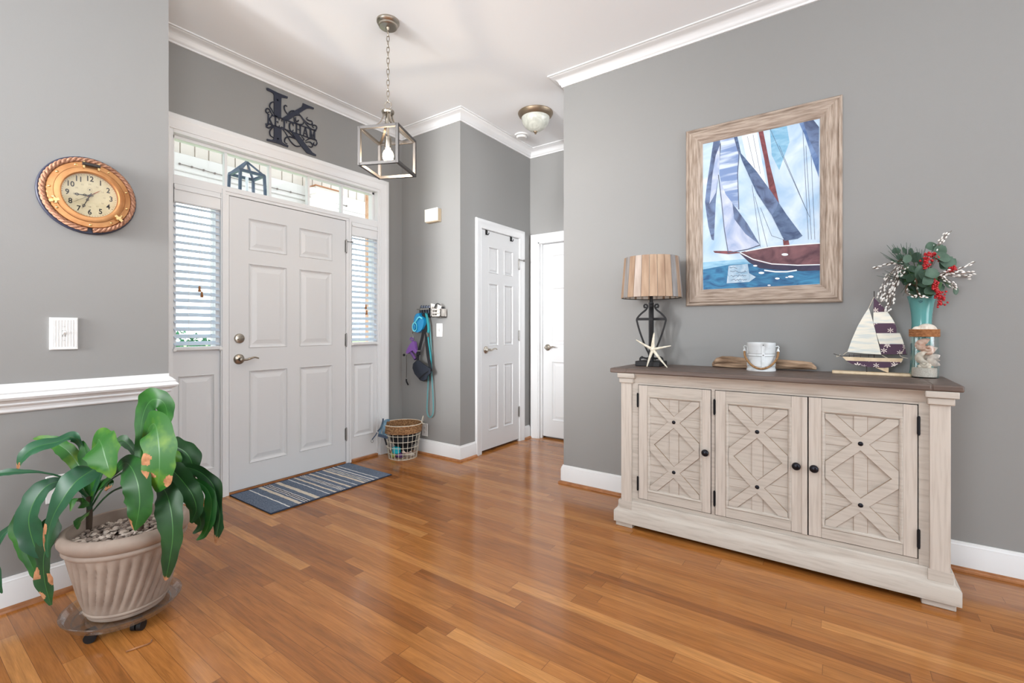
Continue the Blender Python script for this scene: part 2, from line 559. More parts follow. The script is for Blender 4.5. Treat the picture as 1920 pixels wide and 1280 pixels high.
def casing(T, a0, a1, zt, wd_, zb=0.0, th=0.02):
    """door or window casing around opening a0..a1 up to zt; T maps (along, out, z)"""
    mb = MB(T); pr = casing_prof(wd_, th); n = len(pr)
    for pts in ([(a0, zb, -1, 0), (a0, zt, -1, 1), (a1, zt, 1, 1), (a1, zb, 1, 0)],):
        vs = []
        for (a, z, sa, sz) in pts:
            for (d, o_) in pr: vs.append((a + sa * d, o_, z + sz * d))
        fs = []
        for i in range(3):
            for j in range(n - 1):
                fs.append((i * n + j, i * n + j + 1, (i + 1) * n + j + 1, (i + 1) * n + j))
        fs.append(tuple(range(n))); fs.append(tuple(3 * n + j for j in reversed(range(n))))
        mb.add(vs, fs)
    return mb


def panel_slab(mb, a0, a1, z0, z1, b1, th, panels):
    """door leaf with moulded raised panels; b1 = front face, panels = [(a0,a1,z0,z1)] sorted in rows"""
    rows = sorted({(p[2], p[3]) for p in panels})
    zs = [z0]
    for r in rows:
        mb.box(a0, a1, b1 - th, b1, zs[-1], r[0]); zs.append(r[1])
        cols = sorted((p[0], p[1]) for p in panels if (p[2], p[3]) == r)
        x = a0
        for c in cols:
            mb.box(x, c[0], b1 - th, b1, r[0], r[1]); x = c[1]
        mb.box(x, a1, b1 - th, b1, r[0], r[1])
    mb.box(a0, a1, b1 - th, b1, zs[-1], z1)
    for (p0, p1, q0, q1) in panels:
        rings = [(0, 0), (0.004, 0.004), (0.010, -0.004), (0.020, -0.010), (0.030, -0.010), (0.058, -0.002), (0.060, -0.002)]
        prev = None
        w_ = min(p1 - p0, q1 - q0)
        k = min(1.0, w_ / 0.26)
        for (i, d) in rings:
            i *= k
            cur = [(p0 + i, b1 + d, q0 + i), (p1 - i, b1 + d, q0 + i), (p1 - i, b1 + d, q1 - i), (p0 + i, b1 + d, q1 - i)]
            if prev:
                for j in range(4):
                    mb.quad(prev[j], prev[(j + 1) % 4], cur[(j + 1) % 4], cur[j])
            prev = cur
        mb.quad(*prev)
        mb.quad((p0, b1 - th, q0), (p0, b1 - th, q1), (p1, b1 - th, q1), (p1, b1 - th, q0))
    return mb


def lever(T, parent, a, z, b, r=0.034, dirn=1, name='lever_handle', mtl=NICKEL):
    p = T(Vector((a, b, z))); n = (T(Vector((a, b + 1, z))) - p); t = (T(Vector((a + dirn, b, z))) - p)
    mb = MB()
    prof = [(r * 1.0, 0.0), (r, 0.004), (r * 0.93, 0.008), (r * 0.6, 0.013), (r * 0.42, 0.016), (0.0125, 0.018), (0.0115, 0.045), (0.0125, 0.05), (0.0, 0.052)]
    k = 24; vs, fs = [], []
    up = Vector((0, 0, 1))
    for (rr, h) in prof:
        for j in range(k):
            th = 2 * PI * j / k
            vs.append(p + n * h + t * (math.cos(th) * rr) + up * (math.sin(th) * rr))
    for i in range(len(prof) - 1):
        for j in range(k): fs.append((i * k + j, i * k + (j + 1) % k, (i + 1) * k + (j + 1) % k, (i + 1) * k + j))
    mb.add(vs, fs)
    c = p + n * 0.042
    pts = catmull([c, c + t * 0.03 + up * -0.004, c + t * 0.06 + up * 0.004, c + t * 0.085 + up * 0.011, c + t * 0.115 + up * 0.002], 5)
    mb.tube(pts, [0.0095 - 0.005 * i / len(pts) for i in range(len(pts))], 10)
    return mb.build(name, mtl, parent, smooth=40)


def hinge(T, parent, a, z, b, h=0.1, mtl=STEEL):
    mb = MB(T)
    mb.cyl((a, b + 0.006, z - h / 2), (a, b + 0.006, z + h / 2), 0.0065, 10)
    mb.box(a - 0.010, a + 0.010, b, b + 0.002, z - h / 2, z + h / 2)
    mb.ball((a, b + 0.006, z + h / 2 + 0.003), 0.006, n=8, k=4)
    mb.ball((a, b + 0.006, z - h / 2 - 0.003), 0.006, n=8, k=4)
    return mb.build('hinge', mtl, parent, smooth=40)


TF = lambda p: Vector((p.x, YF - p.y, p.z))           # entry wall: along +X, out towards the room
TC = lambda p: Vector((p.x, YC - p.y, p.z))           # closet wall
TH = lambda p: Vector((XE - p.y, -p.x, p.z))          # hall end wall: along = -Y
TL = lambda p: Vector((p.x, YL - p.y, p.z))
TN = lambda p: Vector((XN - p.y, -p.x, p.z))
TRW = lambda p: Vector((XR - p.y, -p.x, p.z))

# --- entry unit frame: jambs, mullion posts, head and transom bar
struct(casing(TF, OX0 + 0.008, OX1 - 0.008, OZ - 0.006, 0.094, th=0.022).build('trim_4', TRIM, smooth=25))
DX0, DX1, DZ0, DZ1 = 1.4735, 2.3865, 0.02, 2.048
fr = MB(TF)
fr.box(OX0, OX0 + 0.03, -0.12, 0.004, 0, OZ).box(OX1 - 0.03, OX1, -0.12, 0.004, 0, OZ)
fr.box(OX0 + 0.03, OX1 - 0.03, -0.12, 0.004, 2.372, OZ)
for a, b in ((1.418, 1.470), (2.390, 2.442)):
    fr.box(a, b, -0.12, 0.004, 0, 2.052)
fr.box(OX0 + 0.03, OX1 - 0.03, -0.12, 0.004, 2.052, 2.108)
# door stops and small beads
fr.box(1.425, 1.445, 0.004, 0.010, 0, 2.075).box(2.415, 2.435, 0.004, 0.010, 0, 2.075).box(1.425, 2.435, 0.004, 0.010, 2.072, 2.086)
struct(fr.build('trim_5', TRIM, bevel=0.002))
struct(MB(TF).box(1.470, 2.390, -0.12, -0.002, 0.0, 0.016).box(OX0 + 0.03, 1.418, -0.12, 0.012, 0.0, 0.020).box(2.442, OX1 - 0.03, -0.12, 0.012, 0.0, 0.020).build('trim_6', SHOE, bevel=0.003), 'stained wood sill under the entry door and sidelights', 'threshold')

# --- entry door
PN = [(1.600, 1.879, 1.695, 1.921), (1.976, 2.262, 1.695, 1.921), (1.600, 1.879, 1.003, 1.601), (1.976, 2.262, 1.003, 1.601), (1.603, 1.882, 0.186, 0.845), (1.978, 2.264, 0.186, 0.845)]
d1 = panel_slab(MB(TF), DX0, DX1, DZ0, DZ1, -0.002, 0.044, PN).build('door_1', DOORW, smooth=20)
struct(d1, 'white six-panel entry door with nickel lever and deadbolt', 'door'); d1['_o'] = [0, 0, 0]
lever(TF, d1, 1.535, 0.928, -0.002, 0.036)
dbm = MB(TF)
dbm.lathe([(0.034, 0.0), (0.034, 0.006), (0.030, 0.014), (0.020, 0.017), (0.0, 0.018)], (1.537, -0.002, 1.072), 'y', 28)
dbm.bar((1.537 - 0.018, 0.022, 1.066), (1.537 + 0.018, 0.022, 1.078), 0.008, 0.014, up=(0, 1, 0))
dbm.build('deadbolt', NICKEL, d1, smooth=35)
for z in (1.835, 1.045, 0.25): hinge(TF, d1, 2.389, z, 0.0)
MB(TF).box(2.389, 2.43, 0.010, 0.014, 1.874, 1.880).cyl((2.43, 0.012, 1.877), (2.44, 0.03, 1.877), 0.006, 10).build('hinge_pin_stop', STEEL, d1, smooth=40)
MB(TF).box(DX0, DX1, -0.044, -0.008, 0.016, 0.020).build('door_sweep', DARK, d1)


# --- sidelights
def sidelight(name, a0, a1):
    mb = MB(TF)
    mb.box(a0, a0 + 0.022, -0.10, -0.02, 0.02, 2.052).box(a1 - 0.022, a1, -0.10, -0.02, 0.02, 2.052)
    mb.box(a0, a1, -0.10, -0.02, 1.99, 2.052).box(a0, a1, -0.10, -0.016, 0.925, 1.005)
    panel_slab(mb, a0 + 0.0, a1, 0.02, 0.925, -0.016, 0.06, [(a0 + 0.032, a1 - 0.032, 0.205, 0.838)])
    o = mb.build(name, DOORW, smooth=20); struct(o); o['_o'] = [0, 0, 0]
    MB(TF).box(a0 + 0.022, a1 - 0.022, -0.066, -0.060, 1.005, 1.99).build('glass_pane', GLASSP, o)
    return o


sidelight('window_1', OX0 + 0.03, 1.418)
sidelight('window_2', 2.442, OX1 - 0.03)
# --- transom, five lights
tw = MB(TF)
ta0, ta1 = OX0 + 0.03, OX1 - 0.03
tw.box(ta0, ta0 + 0.022, -0.10, -0.045, 2.108, 2.372).box(ta1 - 0.022, ta1, -0.10, -0.045, 2.108, 2.372)
tw.box(ta0, ta1, -0.10, -0.045, 2.352, 2.372).box(ta0, ta1, -0.10, -0.045, 2.108, 2.120)
for i in range(1, 5):
    xm = ta0 + 0.022 + (ta1 - ta0 - 0.044) * i / 5
    tw.box(xm - 0.009, xm + 0.009, -0.085, -0.05, 2.12, 2.352)
tr_ = tw.build('window_3', TRIM, bevel=0.002); struct(tr_); tr_['_o'] = [0, 0, 0]
MB(TF).box(ta0 + 0.02, ta1 - 0.02, -0.072, -0.066, 2.118, 2.354).build('glass_pane', GLASSP, tr_)


# --- window blinds in front of the sidelights
SLAT = mat('blind_slat_sky_tinted', (0.60, 0.69, 0.80, 1), 0.4, trans=0.0)  # white slats; the blue of the skylight is put into their colour
CORD = mat('blind_cord', (0.75, 0.75, 0.72, 1), 0.8)
TASSEL = mat('wooden_tassel', lin(150, 98, 50), 0.5)


def blind(a0, a1, z0, z1, label, ct):
    t = thing('window_blind', (0.5 * (a0 + a1), YF + 0.01, z0), label, 'blind', 'sidelight blinds')
    MB(TF).box(a0, a1, -0.018, 0.005, z1 - 0.05, z1 + 0.0665).box(a0, a1, 0.005, 0.014, z1 + 0.030, z1 + 0.042).box(a0, a1, 0.006, 0.010, z1 - 0.046, z1 - 0.038).build('valance', TRIM, t, bevel=0.003)
    n = 20
    zt, zb = z1 - 0.065, z0 + 0.045
    ang = math.radians(27)
    for i in range(n):
        z = zb + (zt - zb) * i / (n - 1)
        mb = MB(TF); vs = []; fs = []
        for j in range(6):
            q = -0.025 + 0.05 * j / 5
            cam_ = 0.003 * (1 - (q / 0.025) ** 2)
            b_ = -0.02 + q * math.cos(ang) - cam_ * math.sin(ang); zz = z - q * math.sin(ang) * 1 + cam_
            for dz in (0, -0.003):
                vs += [(a0 + 0.004, b_, zz + dz), (a1 - 0.004, b_, zz + dz)]
        for j in range(5):
            k = j * 4
            fs += [(k, k + 1, k + 5, k + 4), (k + 2, k + 6, k + 7, k + 3), (k, k + 4, k + 6, k + 2), (k + 1, k + 3, k + 7, k + 5)]
        fs += [(0, 2, 3, 1), (20, 21, 23, 22)]
        mb.add(vs, fs).build('slat', SLAT, t, smooth=30)
    MB(TF).box(a0 - 0.002, a1 + 0.004, -0.03, 0.012, z0 - 0.002, z0 + 0.022).build('bottom_rail', TRIM, t, bevel=0.005)
    for q0_, q1_ in ((a0 - 0.008, a0 + 0.010), (a1 - 0.010, a1 + 0.008)):
        MB(TF).box(q0_, q1_, -0.012, 0.016, z0 - 0.006, z0 + 0.014).build('hold_down_bracket', PLAST, t, bevel=0.003)
    for q in (0.30, 0.78):
        x = a0 + (a1 - a0) * q
        MB(TF).cyl((x, 0.004, z0 + 0.02), (x, 0.004, z1 - 0.05), 0.0011, 6).build('ladder_cord', CORD, t)
    for k, (dx, zz) in enumerate(ct):
        x = a0 + (a1 - a0) * dx
        c = MB(TF).cyl((x, 0.010, zz), (x, 0.010, z1 - 0.05), 0.0011, 6).build('pull_cord', CORD, t)
        MB(TF).lathe([(0.003, 0.012), (0.0065, 0.006), (0.006, -0.004), (0.010, -0.022), (0.008, -0.026), (0, -0.026)], (x, 0.010, zz), 'z', 12).build('tassel', TASSEL, c, smooth=40, label='turned wooden cord tassel')


blind(OX0 + 0.034, 1.416, 1.002, 1.985, 'white slat blind over the narrow glass left of the entry door', [(0.52, 1.405), (0.57, 1.37)])
blind(2.444, OX1 - 0.034, 1.002, 1.985, 'white slat blind over the narrow glass right of the entry door', [(0.52, 1.34), (0.55, 1.29)])

# --- closet door
struct(casing(TC, CDX0 - 0.008, CDX1 + 0.008, 2.055, 0.082).build('trim_7', TRIM, smooth=25))
struct(MB(TC).box(CDX0 - 0.015, CDX0 - 0.003, -0.115, 0.003, 0, 2.065).box(CDX1 + 0.003, CDX1 + 0.015, -0.115, 0.003, 0, 2.065).box(CDX0 - 0.015, CDX1 + 0.015, -0.115, 0.003, 2.052, 2.065).build('trim_8', TRIM))
wv = CDX1 - CDX0
pl, pm, pr_ = CDX0 + 0.105, (CDX0 + CDX1) / 2, CDX1 - 0.105
PN2 = []
for (z0, z1) in ((0.19, 0.80), (0.98, 1.56), (1.66, 1.90)):
    PN2 += [(pl, pm - 0.048, z0, z1), (pm + 0.048, pr_, z0, z1)]
d2 = panel_slab(MB(TC), CDX0, CDX1, 0.024, 2.048, 0.0, 0.038, PN2).build('door_2', DOORW, smooth=20)
struct(d2, 'narrow white six-panel closet door with black over-door hooks', 'door'); d2['_o'] = [0, 0, 0]
lever(TC, d2, CDX0 + 0.065, 0.945, 0.0, 0.034)
for z in (1.79, 1.07, 0.30): hinge(TC, d2, CDX1 + 0.002, z, 0.0, 0.095)
stp = MB(TC)
stp.box(CDX1 - 0.006, CDX1 + 0.004, 0.004, 0.012, 1.83, 1.85).cyl((CDX1 + 0.002, 0.012, 1.838), (CDX1 + 0.052, 0.035, 1.834), 0.005, 10).cyl((CDX1 + 0.046, 0.032, 1.834), (CDX1 + 0.06, 0.038, 1.834), 0.011, 12)
stp.build('hinge_pin_stop', STEEL, d2, smooth=40)
MB(TC).box(CDX0 - 0.0025, CDX0 - 0.0005, -0.02, 0.004, 0.915, 0.975).build('latch_plate', NICKELD, d2)
MB(TC).box(CDX0, CDX1, -0.10, -0.02, 0.001, 0.003).build('gap_shade_strip', SHOE, d2)  # brown strip painted in for the shade under the closet door
HOOKB = mat('over_door_hook_black', lin(22, 22, 24), 0.5)
for a, lb in ((3.345, 'black over-door hook clip near the latch side of the closet door'), (3.735, 'black over-door hook clip near the hinge side of the closet door')):
    hb = MB(TC)
    hb.box(a, a + 0.028, -0.04, 0.006, 2.0485, 2.0515).box(a, a + 0.028, 0.001, 0.006, 2.005, 2.0515)
    hb.tube(catmull([TCp for TCp in [Vector((a + 0.014, 0.006, 2.012)), Vector((a + 0.014, 0.022, 2.004)), Vector((a + 0.014, 0.030, 2.014)), Vector((a + 0.014, 0.032, 2.022))]], 4), 0.0045, 8)
    root_mesh(hb, 'over_door_hook', HOOKB, lb, 'hook', TC(Vector((a + 0.014, 0, 2.05))), 'over-door hooks', smooth=40)

# --- hall door at the end wall
struct(casing(TH, -HDY0 + 0.012 - 0.012, -HDY1, HDZ, 0.085).build('trim_9', TRIM, smooth=25))
struct(MB(TH).box(-HDY0, -HDY0 + 0.012, -0.115, 0.003, 0, HDZ).box(-HDY1 - 0.012, -HDY1, -0.115, 0.003, 0, HDZ).box(-HDY0, -HDY1, -0.115, 0.003, HDZ - 0.012, HDZ).box(-HDY0 + 0.012, -HDY0 + 0.024, -0.06, -0.035, 0, HDZ - 0.012).build('trim_10', TRIM))
a0, a1 = -HDY0 + 0.014, -HDY1 - 0.014
am = (a0 + a1) / 2
PN3 = []
for (z0, z1) in ((0.19, 0.80), (0.98, 1.56), (1.66, 1.90)):
    PN3 += [(a0 + 0.115, am - 0.055, z0, z1), (am + 0.055, a1 - 0.115, z0, z1)]
d3 = panel_slab(MB(TH), a0, a1, 0.02, HDZ - 0.015, -0.062, 0.036, PN3).build('door_3', DOORW, smooth=20)
struct(d3, 'white panelled door at the end of the hallway', 'door'); d3['_o'] = [0, 0, 0]
lever(TH, d3, a0 + 0.065, 0.945, -0.062, 0.034)

# ------------------------------------------------------------------ porch outside the entry
PW = mat('porch_white_paint', (0.74, 0.72, 0.69, 1), 0.6)
PB = mat('porch_boards', (0.72, 0.66, 0.59, 1), 0.6)
CONC = mat('concrete', (0.55, 0.55, 0.53, 1), 0.8, col2=(0.65, 0.65, 0.62, 1))
LAWN = mat('lawn', (0.16, 0.25, 0.09, 1), 0.9, col2=(0.24, 0.34, 0.12, 1), nscale=(3, 3, 3))
BRICK = mat('brick', lin(206, 150, 112), 0.85, col2=lin(232, 196, 168), nscale=(14, 14, 14))
struct(MB().box(-2, 6, 3.56, 5.9, -0.25, -0.05).build('porch_slab', CONC))
struct(MB().box(-30, 40, 5.9, 60, -0.5, -0.35).build('lawn', LAWN))
struct(MB().box(-1.5, 6, 3.56, 5.9, 3.55, 3.6).build('porch_ceiling', PW))
YP = 5.5
zb1 = onY(330, 288, YP).z
hd = MB()
x = -1.0
while x < 5.4:
    hd.box(x + 0.006, x + 0.126, YP, YP + 0.04, zb1, 3.55); x += 0.132
hd.box(-1.0, 5.4, YP + 0.02, YP + 0.06, zb1, 3.55)
struct(hd.build('porch_frieze', PB))
struct(MB().box(-1.0, 5.4, YP - 0.06, YP + 0.14, zb1 - 0.17, zb1).box(-1.0, 5.4, YP - 0.02, YP + 0.10, zb1 - 0.42, zb1 - 0.17).build('porch_beam', PW, bevel=0.006))
pc = onY(603, 360, YP - 0.1)
col_ = MB().box(pc.x - 0.13, pc.x + 0.13, YP - 0.2, YP + 0.06, -0.05, pc.z).box(pc.x - 0.16, pc.x + 0.16, YP - 0.23, YP + 0.09, pc.z - 0.06, pc.z + 0.02)
pco = struct(col_.build('porch_column', PB, bevel=0.006)); pco['_o'] = [0, 0, 0]
MB().box(pc.x - 0.165, pc.x + 0.165, YP - 0.235, YP + 0.095, pc.z + 0.02, pc.z + 0.035).build('column_cap', mat('cap_brown', lin(176, 120, 76), 0.7), pco, label='brown cap strip')
bq = onY(694, 390, YP - 0.6)
struct(MB().box(bq.x, bq.x + 0.05, YP - 0.62, YP - 0.5, -0.05, 3.4).build('brick_pier', BRICK))

bm_ = MB()
pbul = []
for i, (u, v) in enumerate(((337, 307), (360, 313), (382, 319), (403, 325), (520, 354), (545, 360), (650, 386))):
    pbul.append(onY(u, v, YP - 0.075))
wire = MB().tube([p for p in pbul], 0.004, 6)
sl = root_mesh(wire, 'string_light', mat('string_light_wire', lin(120, 110, 104), 0.7), 'string of tiny bulbs on the white porch beam outside the transom', 'string light', pbul[0])
for p in pbul:
    MB().ball(p, 0.012, n=8, k=5).build('bulb', MATS['string_light_wire'], sl, smooth=60)

# porch lantern
lc = onY(463, 345, 4.25)
LB = mat('lantern_blue_gray', lin(66, 88, 112), 0.45, 0.2)
pl_ = thing('porch_lantern', (lc.x, 4.25, lc.z + 0.2), 'blue-gray open frame porch lantern seen through the transom', 'lantern')
lt = onY(462, 303, 4.25).z
zt = onY(463, 328, 4.25).z
hw = 0.10
mb = MB()
for sx in (-1, 1):
    for sy in (-1, 1):
        mb.bar((lc.x + sx * hw, 4.25 + sy * hw, zt), (lc.x, 4.25, lt), 0.016)
mb.cyl((lc.x, 4.25, lt - 0.02), (lc.x, 4.25, lt + 0.05), 0.014, 10)
mb.cyl((lc.x, 4.25, lt + 0.05), (lc.x, 4.25, 3.55), 0.006, 8)
mb.build('hanger', LB, pl_)
mb = MB()
for sx in (-1, 1):
    mb.bar((lc.x + sx * hw, 4.25 - hw, zt), (lc.x + sx * hw, 4.25 + hw, zt), 0.022)
    mb.bar((lc.x - hw, 4.25 + sx * hw, zt), (lc.x + hw, 4.25 + sx * hw, zt), 0.022)
    for sy in (-1, 1):
        mb.bar((lc.x + sx * hw, 4.25 + sy * hw, zt), (lc.x + sx * hw * 1.12, 4.25 + sy * hw * 1.12, zt - 0.34), 0.020)
for sx in (-1, 1):
    mb.bar((lc.x + sx * hw * 1.12, 4.25 - hw * 1.12, zt - 0.34), (lc.x + sx * hw * 1.12, 4.25 + hw * 1.12, zt - 0.34), 0.022)
    mb.bar((lc.x - hw * 1.12, 4.25 + sx * hw * 1.12, zt - 0.34), (lc.x + hw * 1.12, 4.25 + sx * hw * 1.12, zt - 0.34), 0.022)
mb.build('cage', LB, pl_)
MB().cyl((lc.x, 4.25, zt - 0.02), (lc.x, 4.25, zt - 0.14), 0.012, 12).ball((lc.x, 4.25, zt - 0.17), 0.03).build('lamp_socket', mat('frosted_bulb', (0.8, 0.85, 0.9, 1), 0.4), pl_, smooth=50)
# shrub in the front garden
SHR = mat('shrub_leaf', lin(40, 120, 80), 0.6, col2=lin(70, 150, 100), nscale=(20, 20, 20))
sb = MB(); sp_ = onY(345, 612, 6.6)
for i in range(420):
    th = random.random() * 2 * PI; ph = math.acos(random.uniform(-0.2, 1)); r = 0.34 * random.uniform(0.6, 1)
    c = Vector((sp_.x + r * math.sin(ph) * math.cos(th) * 1.2, 6.6 + r * math.sin(ph) * math.sin(th), 0.62 + r * math.cos(ph) * 1.5))
    a = Vector((random.gauss(0, 1), random.gauss(0, 1), random.gauss(0, 1))).normalized() * 0.04
    b = a.cross(Vector((0.3, 0.5, 0.8))).normalized() * 0.022
    sb.quad(c - a, c - b, c + a, c + b)
sb.cyl((sp_.x, 6.6, -0.36), (sp_.x, 6.6, 0.7), 0.03, 8)
root_mesh(sb, 'shrub', SHR, 'green shrub in the garden seen low through the left blind', 'shrub', (sp_.x, 6.6, -0.36))

# ------------------------------------------------------------------ sideboard against the right wall
CREAM = mat('whitewashed_wood', lin(192, 184, 174), 0.55, col2=lin(164, 154, 143), nscale=(6, 7, 90), detail=6, ramp=(0.46, 0.85), bump=0.05)
CREAMV = mat('whitewashed_wood_upright', lin(200, 191, 181), 0.55, col2=lin(174, 163, 152), nscale=(90, 90, 5), detail=6, ramp=(0.46, 0.85), bump=0.05)
EDGE = mat('worn_groove', lin(150, 128, 106), 0.8)
TOPW = mat('weathered_brown_top', lin(82, 69, 63), 0.42, col2=lin(114, 98, 89), nscale=(60, 3, 60), detail=6, ramp=(0.3, 0.7), bump=0.05)
BRONZE = mat('oil_rubbed_bronze', lin(38, 38, 44), 0.35, 0.7)
ZT = 0.912
sd = thing('sideboard', (2.78, 0.35, 0), 'cream farmhouse sideboard with dark wood top and three crossed-plank doors', 'sideboard')
TB = lambda p: Vector((2.575 - p.y, p.x, p.z))   # along = world Y, out = towards the room (-X)
b = MB()
b.box(2.578, 3.0, -0.34, 1.025, 0.09, 0.885)                                   # carcass
b.build('carcass', CREAM, sd)
f_ = MB(TB)
f_.box(0.945, 0.985, -0.003, 0.0, 0.176, 0.822).box(-0.298, -0.264, -0.003, 0.004, 0.15, 0.83).box(0.535, 0.553, -0.003, 0.0, 0.176, 0.822)
f_.box(-0.298, 0.985, -0.003, 0.0, 0.15, 0.176).box(-0.298, 0.985, -0.003, 0.0, 0.822, 0.835)
f_.build('face_frame', CREAM, sd)
for y0, y1 in ((0.980, 1.040), (-0.360, -0.296)):
    MB().box(2.556, 2.60, y0, y1, 0.15, 0.83).box(2.562, 3.0, y0 if y0 < 0 else y1 - 0.02, (y0 + 0.02) if y0 < 0 else y1, 0.15, 0.83).build('corner_post', CREAMV, sd, bevel=0.002)
    e0, e1 = (y0 - 0.0, y1 + 0.0)
    MB().box(2.545, 3.0, e0 - 0.012, e1 + 0.008, 0.829, 0.858).box(2.536, 3.0, e0 - 0.024, e1 + 0.016, 0.858, 0.886).build('post_capital', CREAM, sd, bevel=0.004)
# cove frieze between the capitals: hollow profile
pf = [(0.0, 0.835), (0.004, 0.835), (0.006, 0.846), (0.009, 0.860), (0.016, 0.874), (0.026, 0.882), (0.026, 0.886), (0.0, 0.886)]
mb = MB()
n = len(pf); vs = [(2.575 - o_, y, z) for y in (-0.29, 0.975) for (o_, z) in pf]
mb.add(vs, [(j, (j + 1) % n, n + (j + 1) % n, n + j) for j in range(n)] + [tuple(range(n)), tuple(range(2 * n - 1, n - 1, -1))])
mb.build('frieze_moulding', CREAM, sd, smooth=25)
# plinth: stepped and sloped, mitred round both ends
pl2 = [(0.0, 0.028), (0.030, 0.028), (0.030, 0.088), (0.022, 0.098), (0.013, 0.108), (0.010, 0.125), (0.010, 0.144), (0.004, 0.153), (0.0, 0.153)]
mb = MB(); mb.sweep([(3.0, 1.05), (2.572, 1.05), (2.572, -0.362), (3.0, -0.362)][::-1], [(-o_, z) for o_, z in pl2])
mb.box(2.572, 3.0, -0.36, 1.048, 0.03, 0.15)
for y0, y1 in ((0.985, 1.05), (-0.362, -0.29)):
    mb.box(2.556, 2.575, y0 - 0.006, y1, 0.105, 0.152)
mb.build('plinth', CREAM, sd, bevel=0.0015)
for (x0, y0, y1) in ((2.556, 0.974, 1.073), (2.556, -0.377, -0.270), (2.90, 0.974, 1.073), (2.90, -0.377, -0.270)):
    MB().box(x0, x0 + 0.10, y0, y1, 0.0, 0.029).build('foot', CREAM, sd, bevel=0.004)
tp = MB()
for i in range(5):
    x0 = 2.534 + i * 0.0936
    tp.box(x0, x0 + 0.0932, -0.300, 1.005, 0.886, ZT)
tp.box(2.534, 3.002, 1.0055, 1.100, 0.886, ZT).box(2.534, 3.002, -0.398, -0.3005, 0.886, ZT).box(2.536, 3.0, -0.39, 1.09, 0.886, ZT - 0.0012)
tp.build('top', TOPW, sd, bevel=0.006, label='dark weathered brown plank top')


